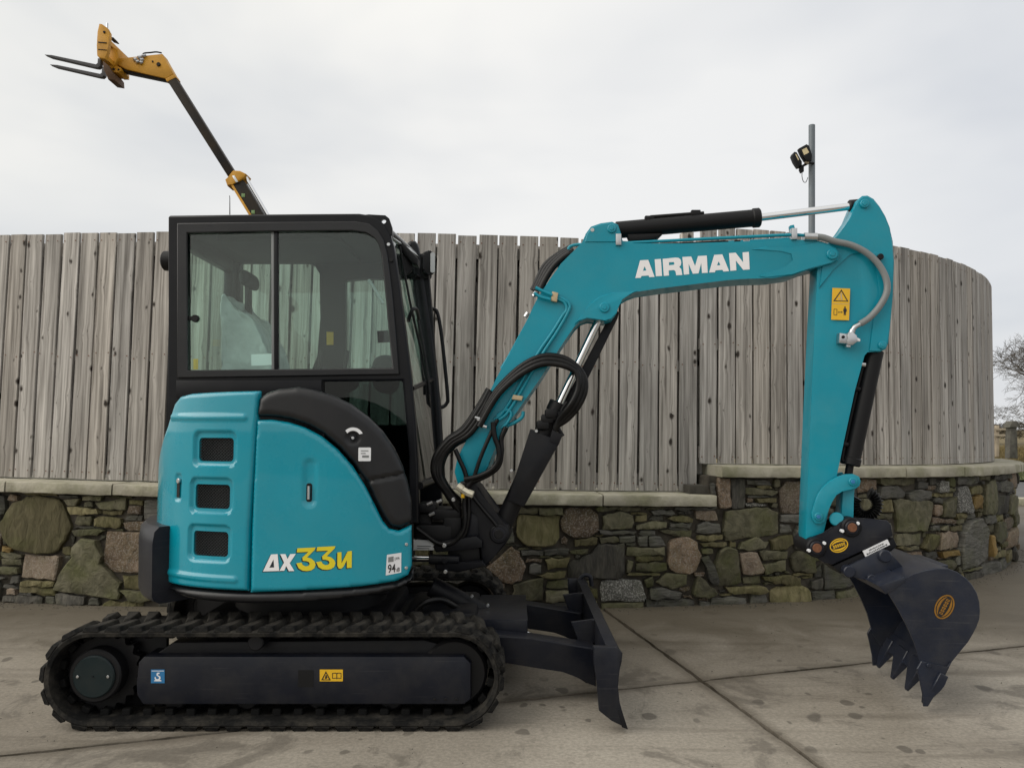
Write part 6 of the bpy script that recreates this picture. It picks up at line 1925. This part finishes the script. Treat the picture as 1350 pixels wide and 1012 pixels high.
for x_, y_ in ((1087.2, 715.8), (1067, 725.5), (1131.5, 689.6), (1111, 699.8)):
    pin('keeper_bolt', KP, x_, y_, -.135, -.11, 2.3, 'decal_white', hitch, 10)
# oval maker's badge: two arcs and a bar of lettering
HV = -.1065
def oval(cx, cy, a, b, rot, n=28, f0=0, f1=360): return [(cx + a * math.cos(R(f)) * math.cos(rot) - b * math.sin(R(f)) * math.sin(rot), cy + a * math.cos(R(f)) * math.sin(rot) + b * math.sin(R(f)) * math.cos(rot)) for f in np.linspace(f0, f1, n, endpoint=False)]
def badge(fr, cx, cy, a, b, rot, v, parent, col='decal_yellow'):
    to = lambda k: (lambda x, z: fr.w(x, v - k, z))
    P_ = lambda pts: fr.poly(pts, v)
    flat_shapes('badge_ground', [P_(oval(cx, cy, a, b, rot))], to(0), 'decal_black', parent)
    flat_shapes('badge_rim', [P_(oval(cx, cy, a * .97, b * .97, rot))], to(.0006), col, parent, {0: [P_(oval(cx, cy, a * .86, b * .82, rot))]})
    c, s = math.cos(rot), math.sin(rot)
    tr_ = lambda pts: [(cx + x * c - y * s, cy + x * s + y * c) for x, y in pts]
    def cres(sg):
        up = [(a * .8 * math.cos(R(f)), sg * b * .72 * math.sin(R(f))) for f in range(20, 161, 14)]
        lo_ = [(a * .8 * math.cos(R(f)), sg * (b * .42 * math.sin(R(f)) + b * .05)) for f in range(160, 19, -14)]
        return P_(tr_(up + lo_))
    flat_shapes('badge_stripes', [cres(1), cres(-1)], to(.0006), col, parent)
    ws = [-.62, -.40, -.18, .04, .26, .48]
    flat_shapes('badge_letters', [P_(tr_([(a * w, -b * .2), (a * (w + .16), -b * .2), (a * (w + .16), b * .2), (a * w, b * .2)])) for w in ws], to(.0006), col, parent,
                {i: [P_(tr_([(a * (w + .05), -b * .06), (a * (w + .11), -b * .06), (a * (w + .11), b * .08), (a * (w + .05), b * .08)]))] for i, w in enumerate(ws)})
badge(KP, 1106, 718.5, 12.8, 9.4, R(-18), HV, hitch)
lbl = [(1137.5, 726.2), (1170, 710.8), (1173.6, 717.6), (1141, 733.6)]
prism('white_label', KP, KP.poly(lbl, -.112), -.112, -.106, 'decal_white', hitch, 0, smooth=None)
def onl(f0, f1, g0, g1):
    A, B, Cc, Dd = [Vector(p) for p in lbl]
    q = lambda f, g_: (A * (1 - f) + B * f) * (1 - g_) + (Dd * (1 - f) + Cc * f) * g_
    return KP.poly([tuple(q(f0, g0)), tuple(q(f1, g0)), tuple(q(f1, g1)), tuple(q(f0, g1))], -.112)
rr_ = random.Random(3); bars = []
for g0, g1, a_, b_ in ((.16, .44, .22, .80), (.58, .86, .08, .92)):
    f = a_
    while f < b_:
        w = rr_.uniform(.02, .045); bars.append(onl(f, min(f + w, b_), g0 + rr_.uniform(0, .08), g1)); f += w + rr_.uniform(.012, .03)
flat_shapes('label_print', bars, lambda a, b: KP.w(a, -.1128, b), 'charcoal', hitch)

# ---- bucket
BW2 = .305
side_px = [(1167, 774.5), (1190, 764), (1206, 756.5), (1220, 751.5), (1235, 749), (1250, 749.2), (1262, 753.5), (1273, 761), (1281.5, 770), (1288, 781), (1291.5, 793), (1292.5, 805), (1291, 816), (1288, 826), (1282, 836), (1276, 846), (1266, 858), (1255.5, 871), (1242, 893), (1234, 904), (1222, 893), (1214, 878), (1214, 872), (1206, 848), (1196, 825), (1185, 804), (1174, 786)]
side = KP.poly(side_px, -BW2)
bucket = prism('bucket', KP, side, -BW2, -BW2 + .014, 'bucket_paint', EX, .003, 1)
prism('side_plate', KP, side, BW2 - .014, BW2, 'bucket_paint', bucket, .003, 1)
# wrapped back sheet
prof_o = side[0:19]
def inset(pts, d):
    out = []
    for i, (x, z) in enumerate(pts):
        a, b = pts[max(0, i - 1)], pts[min(len(pts) - 1, i + 1)]
        tx, tz = b[0] - a[0], b[1] - a[1]; L = math.hypot(tx, tz)
        out.append((x + tz / L * d, z - tx / L * d))
    return out
pi_ = inset(prof_o, .012)
prism('wrapper_sheet', KP, prof_o + pi_[::-1], -BW2 + .0135, BW2 - .0135, 'bucket_paint', bucket, 0)
# cutting lip
lip = KP.poly([(1249, 882), (1234, 906), (1229, 901), (1243, 878)], -BW2)
prism('cutting_lip', KP, lip, -BW2 - .003, BW2 + .003, 'bucket_paint', bucket, .003)
# side cutters
for v0_, v1_ in ((-BW2 - .012, -BW2 + .001), (BW2 - .001, BW2 + .012)):
    sc_ = prism('side_cutter', KP, KP.poly([(1209, 881), (1215, 871), (1226, 874), (1248, 880), (1255.5, 871.5), (1247, 888), (1235, 911), (1224, 931), (1218, 931), (1218, 915)], -BW2 - .012), v0_, v1_, 'bucket_paint', bucket, .003, 1)
# teeth
tip_u, tip_z = KP.uz(1221, 930, -BW2); rt_u, rt_z = KP.uz(1241, 889, -BW2)
dirv = Vector((tip_u - rt_u, 0, tip_z - rt_z)); 
for k in range(4):
    vc = -BW2 + .045 + (2 * BW2 - .09) * k / 3 if 0 < k < 3 else (-BW2 + .03 if k == 0 else BW2 - .03)
    bm = bmesh.new()
    d = dirv.normalized(); nrm = Vector((-d.z, 0, d.x)); L = dirv.length
    secs = [(-.05, .056, .020), (.22, .056, .022), (.40, .050, .020), (1.0, .013, .006)]
    rings = []
    for f, hw, th in secs:
        c = Vector((rt_u, 0, rt_z)) + d * (L * f)
        rings.append([bm.verts.new(KP.w(c.x + nrm.x * tt, vc + ww, c.z + nrm.z * tt)) for ww, tt in ((-hw, -th), (hw, -th), (hw, th), (-hw, th))])
    for a_, b_ in zip(rings, rings[1:]):
        for q in range(4): bm.faces.new((a_[q], a_[(q + 1) % 4], b_[(q + 1) % 4], b_[q]))
    bm.faces.new(rings[0][::-1]); bm.faces.new(rings[-1])
    bmesh.ops.bevel(bm, geom=list(bm.edges), offset=.003, segments=1, affect='EDGES')
    bm_obj('tooth', bm, 'bucket_paint', bucket, 30)
for x_, y_ in ((1225, 877),): pin('cutter_bolt', KP, x_, y_, -BW2 - .02, -BW2, 3, 'bucket_paint', bucket, 10)
# ears carrying the pins, top reinforcing plate
ear_px = [(1112, 752), (1117, 746), (1126, 742), (1150, 731), (1164, 725), (1173, 727), (1180, 737), (1196, 752), (1190, 763), (1168, 775), (1156, 770), (1140, 763), (1120, 760)]
for v0_ in (-.125, .105):
    prism('pin_ear', KP, KP.poly(ear_px, -.125), v0_, v0_ + .02, 'bucket_paint', bucket, .004)
for x_, y_, r_ in ((1120.5, 753.5, 8), (1168, 733, 8.5), (1150, 763, 6)):
    pin('ear_boss', KP, x_, y_, -.148, .148, r_, 'bucket_paint', bucket, 24)
pin('ear_bolt', KP, 1157, 767, -.15, -.145, 3.0, 'decal_white', bucket, 10)
lipf = KP.poly([(1150, 766), (1160, 762), (1192, 762), (1176, 775), (1166, 781)], -BW2)
prism('mouth_bar', KP, KP.poly([(1158, 772), (1166, 769), (1192, 760), (1194, 766), (1176, 778), (1168, 783)], -BW2), -BW2 - .004, BW2 + .004, 'bucket_paint', bucket, .006)
prism('top_plate', KP, KP.poly([(1180, 764), (1196, 755), (1226, 746), (1250, 744.5), (1250, 749), (1226, 751), (1200, 761), (1186, 768)], -.16), -.16, .16, 'bucket_paint', bucket, .003)
badge(KP, 1245, 799.5, 17.5, 12.5, R(-62), -BW2 - .001, bucket, 'decal_amber')

# ---- boom cylinder under the boom
c0, c1, c2 = KP.p(657.5, 703, 0), KP.p(737, 533, 0), KP.p(796, 407, 0)
cd = (c1 - c0).normalized()
bm = bmesh.new(); add_rod(bm, c0, c1, .050, 32, .08); add_rod(bm, c1 - cd * .05, c1 + cd * .01, .056, 32, .1)
bocyl = bm_obj('boom_cylinder', bm, 'lamp_black', EX)
rod('boom_cylinder_rod', c1, c2, .0215, 'chrome', bocyl, 24)
rod('rod_end', c2 - (c2 - c1).normalized() * .06, c2 + cd * .02, .034, 'lamp_black', bocyl, 20)
gu = KP.poly([(697, 565), (735, 575), (730, 590), (678, 676), (660, 690), (654, 680), (668, 655)], -.075)
guard = prism('cylinder_guard', KP, KP.poly([(699, 565.5), (727, 577), (737, 583.5), (731, 594), (690, 668), (669, 659)], -.085), -.085, .085, 'charcoal', bocyl, .006)
prism('guard_wing', KP, KP.poly([(728, 566), (742, 573), (736, 587), (724, 582)], -.088), -.088, -.08, 'charcoal', bocyl, .003)
prism('rod_guard', KP, KP.poly([(812, 410), (816, 412), (814, 420), (778, 493), (748, 553), (735, 545), (770, 480), (804, 416)], .05), .03, .055, 'charcoal', bocyl, .003)
for x_, y_ in ((707, 568), (674, 620)): pin('guard_bolt', KP, x_, y_, -.094, -.08, 2.2, 'steel', bocyl, 8)
tube('cylinder_pipe', kp([(742, 575), (735, 560), (741, 540), (748, 530)], -.05), .011, 'lamp_black', bocyl, 8)
bm = bmesh.new()
for x_, y_, v_ in ((722, 552, -.05), (727, 545, -.06), (716, 560, -.05), (735, 548, -.05)): add_box(bm, KP.p(x_, y_, v_), (.07, .06, .05), .012)
bm_obj('port_block', bm, 'lamp_black', bocyl)

# ---- hoses
def hose(pts, v, r, name='hydraulic_hose'):
    vs = v if isinstance(v, (list, tuple)) else [v] * len(pts)
    return tube(name, [KP.p(x, y, q) for (x, y), q in zip(pts, vs)], r, 'hose', EX, 10, 8)
# over the heel of the boom
for k in range(4):
    o_ = k * 3.2
    hose([(757 - o_ * .3, 331 - o_ * .6), (741 - o_ * .6, 341 - o_ * .5), (728 - o_, 354 - o_ * .4), (718 - o_, 370), (712 - o_, 383)], -.07 + .035 * k, .017)
# bundle curving down into the swing post
for k in range(7):
    o_ = k * 2.7
    hose([(650 - o_ * .35, 520 - o_ * .45), (640 - o_ * .6, 545 - o_ * .5), (622 - o_ * .7, 572 - o_ * .45), (600 - o_ * .6, 586 - o_ * .4), (586 - o_ * .75, 602), (582 - o_ * .6, 625), (592 - o_ * .3, 645 + o_ * .2), (606, 660 + o_)], [-.10, -.11, -.11, -.1, -.09, -.09, -.08, -.06] if k % 2 else [-.06, -.07, -.06, -.05, -.04, -.04, -.03, -.02], .0165)
# big loop over the boom to the boom cylinder
for k in range(3):
    o_ = k * 5.0
    hose([(634 - k, 552 + o_), (648, 525 + o_ * .8), (664, 504 + o_ * .8), (690, 481 + o_), (716, 469.5 + o_), (740, 471 + o_), (758, 481 + o_ * .8), (770 - o_ * .7, 497 + o_ * .4), (771 - o_, 516), (762 - o_, 536 - o_ * .2), (748 - o_, 552), (732, 562 + o_ * .4)], [-.12 - .012 * k] * 10 + [-.10, -.08], .0165)
# short loops by the boom foot
hose([(656, 553), (650, 565), (641, 585), (632, 607), (625, 628), (617, 640)], -.13, .011)
hose([(650, 556), (652, 575), (657, 590), (657, 606), (648, 619), (630, 628), (612, 632)], -.135, .0145)
hose([(667, 563), (661, 578), (661, 596), (657, 614), (644, 625), (624, 634), (608, 638)], -.12, .0145)
hose([(600, 592), (606, 606), (613, 622), (616, 640), (612, 662), (613, 686), (609, 702), (595, 716), (578, 716), (560, 704), (549, 696)], -.12, .0125)
hose([(616, 640), (618, 660), (617, 685), (612, 705), (600, 714)], -.10, .0125)
hose([(612, 640), (624, 655), (636, 670), (648, 684), (655, 693)], -.11, .010)
for pts in ([(655, 548), (668, 540), (674, 546), (668, 558), (661, 564)],): tube('boom_hook', kp(pts, BVN - .012), .008, 'teal_arm', boom, 8)
tube('steel_pipe', kp([(690, 542), (688, 550), (678, 557), (668, 561)], BVN + .01), .010, 'teal_arm', boom, 8)
# brass manifold with fittings
bm = bmesh.new()
add_rod(bm, KP.p(603, 640, -.14), KP.p(610, 645, -.14), .021, 8); add_rod(bm, KP.p(609, 644.5, -.14), KP.p(618, 650, -.14), .019, 6); add_rod(bm, KP.p(616, 649, -.14), KP.p(624, 652, -.14), .020, 8)
bm_obj('manifold', bm, 'brass', EX)
rod('grease_cap', KP.p(610.5, 651, -.14), KP.p(610, 656, -.14), .010, 'decal_yellow', EX, 10)
bm = bmesh.new()
for x_, y_ in ((629, 550), (634, 558), (638, 561), (632, 553)): add_rod(bm, KP.p(x_ - 3, y_, -.14), KP.p(x_ + 4, y_ + 2, -.14), .009, 8)
for x_, y_ in ((705, 388), (694, 415)): add_rod(bm, KP.p(x_ - 2, y_ + 3, -.09), KP.p(x_ + 2, y_ - 3, -.09), .012, 8)
bm_obj('hose_fittings', bm, 'steel', EX)

# ================================================================== TELEHANDLER behind the fence
TH = Frame(0, 11.0, 0)
foot = TH.p(500, 520)
tele = thing('telehandler', (foot.x, 11.0, 0), 'yellow telehandler boom with raised pallet forks reaching above the fence', 'telehandler')
def tp(pts, v=0): return TH.poly(pts, v)
def tprism(name, pts, v0, v1, mat, parent, bev=.02): return prism(name, TH, tp(pts, v0), v0, v1, mat, parent, bev)
tprism('inner_boom', [(218, 103), (229, 98.5), (308, 225), (299.5, 231.5)], -.11, .11, 'boom_dark', tele)
tprism('boom_cap', [(217, 103), (229, 97), (232, 102), (220, 108)], -.12, .12, 'jcb_yellow', tele)
ou = tprism('outer_boom', [(303.5, 243), (320, 237), (345, 279), (480, 500), (466, 508), (327, 281)], -.14, .14, 'boom_dark', tele)
tprism('yellow_edge', [(303.5, 243), (306.5, 242), (329.5, 280), (440, 460), (437, 462), (326.5, 281)], -.15, -.139, 'jcb_yellow', ou, .004)
for c_ in ((320.5, 257.5), (333.5, 279.5)):
    tprism('green_tag', [(c_[0] - 2.2, c_[1] - 2.4), (c_[0] + 2.4, c_[1] - 2.4), (c_[0] + 2.4, c_[1] + 2.4), (c_[0] - 2.2, c_[1] + 2.4)], -.146, -.139, 'tag_green', ou, .003)
tprism('boom_collar', [(296.5, 236.5), (304, 231), (307, 224.5), (316, 225), (324, 229), (321.5, 234), (315, 239), (306, 243), (299.5, 245)], -.17, .17, 'jcb_yellow', tele)
tprism('collar_strip', [(306, 232), (309, 231), (314, 239.5), (311, 241)], -.18, -.165, 'steel', tele, .004)
rod('extension_ram', TH.p(322.5, 231, -.05), TH.p(420, 398, -.05), .035, 'chrome', tele, 12)
goose = tprism('boom_head', [(154.5, 79), (160, 76.5), (213.5, 70.8), (228.5, 97.4), (218, 103.5), (190, 97), (166, 91.5), (156, 86)], -.13, .13, 'jcb_yellow', tele)
pin('head_pin', TH, 208.5, 84.5, -.16, .16, 2.6, 'boom_dark', goose)
pin('head_bolt', TH, 201, 81, -.145, .145, 1.2, 'boom_dark', goose)
tprism('ram_tube', [(160, 89.5), (176, 92), (218, 102), (217, 105), (170, 95), (160, 93)], -.09, .09, 'boom_dark', goose, .01)
bm = bmesh.new()
for x_, y_ in ((178, 79), (181, 82), (184, 76), (187, 79.5), (186, 83), (190, 74)): add_rod(bm, TH.p(x_ - 2, y_, -.17), TH.p(x_ + 2, y_ - 1, -.13), .035, 8)
bm_obj('hose_couplings', bm, 'steel', goose)
tube('head_hose', [TH.p(187, 74, -.15), TH.p(190, 70.5, -.15), TH.p(198, 69.6, -.12), TH.p(206, 68.8, -.1), TH.p(213, 70, -.1)], .015, 'lamp_black', goose, 6)
tprism('pivot_lug', [(144, 90), (150, 85), (159, 89), (160, 93), (156, 96), (146, 95)], -.16, .16, 'jcb_yellow', goose)
pin('lug_pin', TH, 149.5, 91, -.18, .18, 1.5, 'boom_dark', goose); pin('lug_pin', TH, 156, 91.5, -.18, .18, 1.2, 'boom_dark', goose)
car = tprism('carriage_plate', [(130.5, 31), (134, 31.5), (141, 36.5), (144.5, 43), (143.5, 52), (142.5, 62), (140, 72), (139, 78), (130, 76), (127.5, 73), (127.6, 60), (128, 42)], -.62, -.52, 'jcb_yellow', tele)
tprism('carriage_plate', [(131, 33), (141, 38), (144.5, 45), (142.5, 62), (139, 78), (130, 76), (127.6, 60), (128, 44)], .45, .55, 'jcb_yellow', car)
for y0_, y1_ in ((55.0, 56.2), (64.6, 65.4)):
    tprism('slot', [(129, y0_), (140.5, y0_ + 1.0), (140.5, y1_ + 1.0), (129, y1_)], -.632, -.619, 'boom_dark', car, .002)
for yy_ in ((46, 52), (70, 76)):
    tprism('carriage_rail', [(131, yy_[0]), (138, yy_[0]), (138, yy_[1]), (131, yy_[1])], -.53, .46, 'jcb_yellow', car)
tprism('carriage_web', [(141, 50), (147, 58), (150, 65), (155.5, 64), (156, 76), (152, 84), (146, 90), (141, 86), (138, 74)], -.2, .2, 'jcb_yellow', car)
tprism('carriage_foot', [(133, 78), (139, 77), (143, 88), (151, 98), (151.5, 106), (142, 104.5), (137, 92)], -.2, .2, 'boom_rust', car)
tprism('carriage_hook', [(144, 48), (149, 49), (151.5, 52.5), (149, 52), (144, 50.5)], -.1, .1, 'boom_dark', car)
pin('plate_hole', TH, 137, 42, -.64, -.61, 1.6, 'boom_dark', car, 10)
tube('lock_pin', [TH.p(141.5, 31, -.4), TH.p(141, 38, -.4), TH.p(138, 42, -.4)], .02, 'steel', car, 6)
for (x0_, y0_), (x1_, y1_), (x2_, y2_), v_ in (((58.5, 72), (128.5, 87.4), (131, 77), -.45), ((65.5, 85), (134, 100), (136.2, 88), .30)):
    fk = prism('fork', TH, tp([(x0_, y0_), (x0_ + 10, y0_ + .8), (x1_ - 2, y1_ - 2.2), (x1_ + .3, y1_ - 4), (x2_ - 2.2, y2_), (x2_ + 1.8, y2_), (x1_ + 3.4, y1_ - .5), (x1_ + .5, y1_ + 2), (x1_ - 4, y1_ + 1.4), (x0_ + 8, y0_ + 3.4)], v_), v_, v_ + .10, 'fork_steel', tele, .004)
# body standing behind the fence
bm = bmesh.new()
add_box(bm, (foot.x - .4, 11.2, 1.0), (4.2, 1.1, .7), .06); add_box(bm, (foot.x + .9, 11.0, 1.6), (1.2, .8, .7), .08)
bm_obj('chassis', bm, 'jcb_yellow', tele)
bm = bmesh.new(); add_box(bm, (foot.x - .3, 10.35, 1.75), (1.5, .85, 1.5), .12); bm_obj('operator_cab', bm, 'boom_dark', tele)
for wx in (-1.7, 1.1):
    for wy in (10.2, 12.0): rod('wheel', (foot.x - .3 + wx, wy - .2, .58), (foot.x - .3 + wx, wy + .2, .58), .58, 'rubber', tele, 32, .15)

# ================================================================== FLOODLIGHT POLE
FP = Frame(0, 7.0, 0)
pt_, pb_ = FP.p(1070.3, 165), FP.p(1067, 560)
fl = thing('floodlight_pole', (pb_.x, 7.0, 0), 'grey steel pole carrying two small floodlights above the fence', 'lamp post')
bm = bmesh.new(); add_rod(bm, (pb_.x, 7.0, 0), pt_, .047, 24, .1); pole = bm_obj('pole', bm, 'pole_grey', fl)
bm = bmesh.new(); add_tube(bm, [FP.p(1073, 215.5, -.055), FP.p(1066, 215, -.06), FP.p(1058, 219, -.08), FP.p(1054, 222, -.1)], .018, 8)
bm_obj('bracket', bm, 'lamp_black', fl)
bm = bmesh.new(); add_box(bm, FP.p(1063.5, 214.5, -.1), (.06, .05, .04), .006, Matrix.Rotation(R(20), 3, 'Y')); bm_obj('bracket_plate', bm, 'rail_wood', fl)
def flood(pts, lens, v, d):
    o_ = prism('floodlight', FP, FP.poly(pts, v), v, v + d, 'lamp_black', fl, .008)
    prism('lens', FP, FP.poly(lens, v - .004), v - .004, v + .002, 'lamp_lens', o_, 0)
flood([(1053.5, 195.5), (1063.5, 190), (1067, 192), (1071, 205), (1070, 212), (1062, 211.5), (1057.5, 204)], [(1057.2, 197.6), (1063.2, 194.6), (1066.8, 201), (1060.2, 204.5)], -.16, .09)
flood([(1046.4, 203), (1047.5, 200), (1050.5, 200.5), (1057.5, 213), (1057.5, 218), (1054.5, 218.5), (1049.5, 211)], [(1048.6, 203.4), (1049.8, 203.2), (1053.4, 210.4), (1052.4, 211.4)], -.16, .16)
tube('lamp_cable', [FP.p(1058, 222, -.09), FP.p(1057.3, 232, -.08), FP.p(1059, 239, -.07), FP.p(1062, 240.5, -.06), FP.p(1064, 237, -.055), FP.p(1065, 234, -.05)], .005, 'lamp_black', fl, 6)
prism('lamp_arm', FP, FP.poly([(1055, 218), (1060, 219), (1060, 226), (1056, 228), (1054, 224)], -.1), -.1, -.06, 'lamp_black', fl, .004)
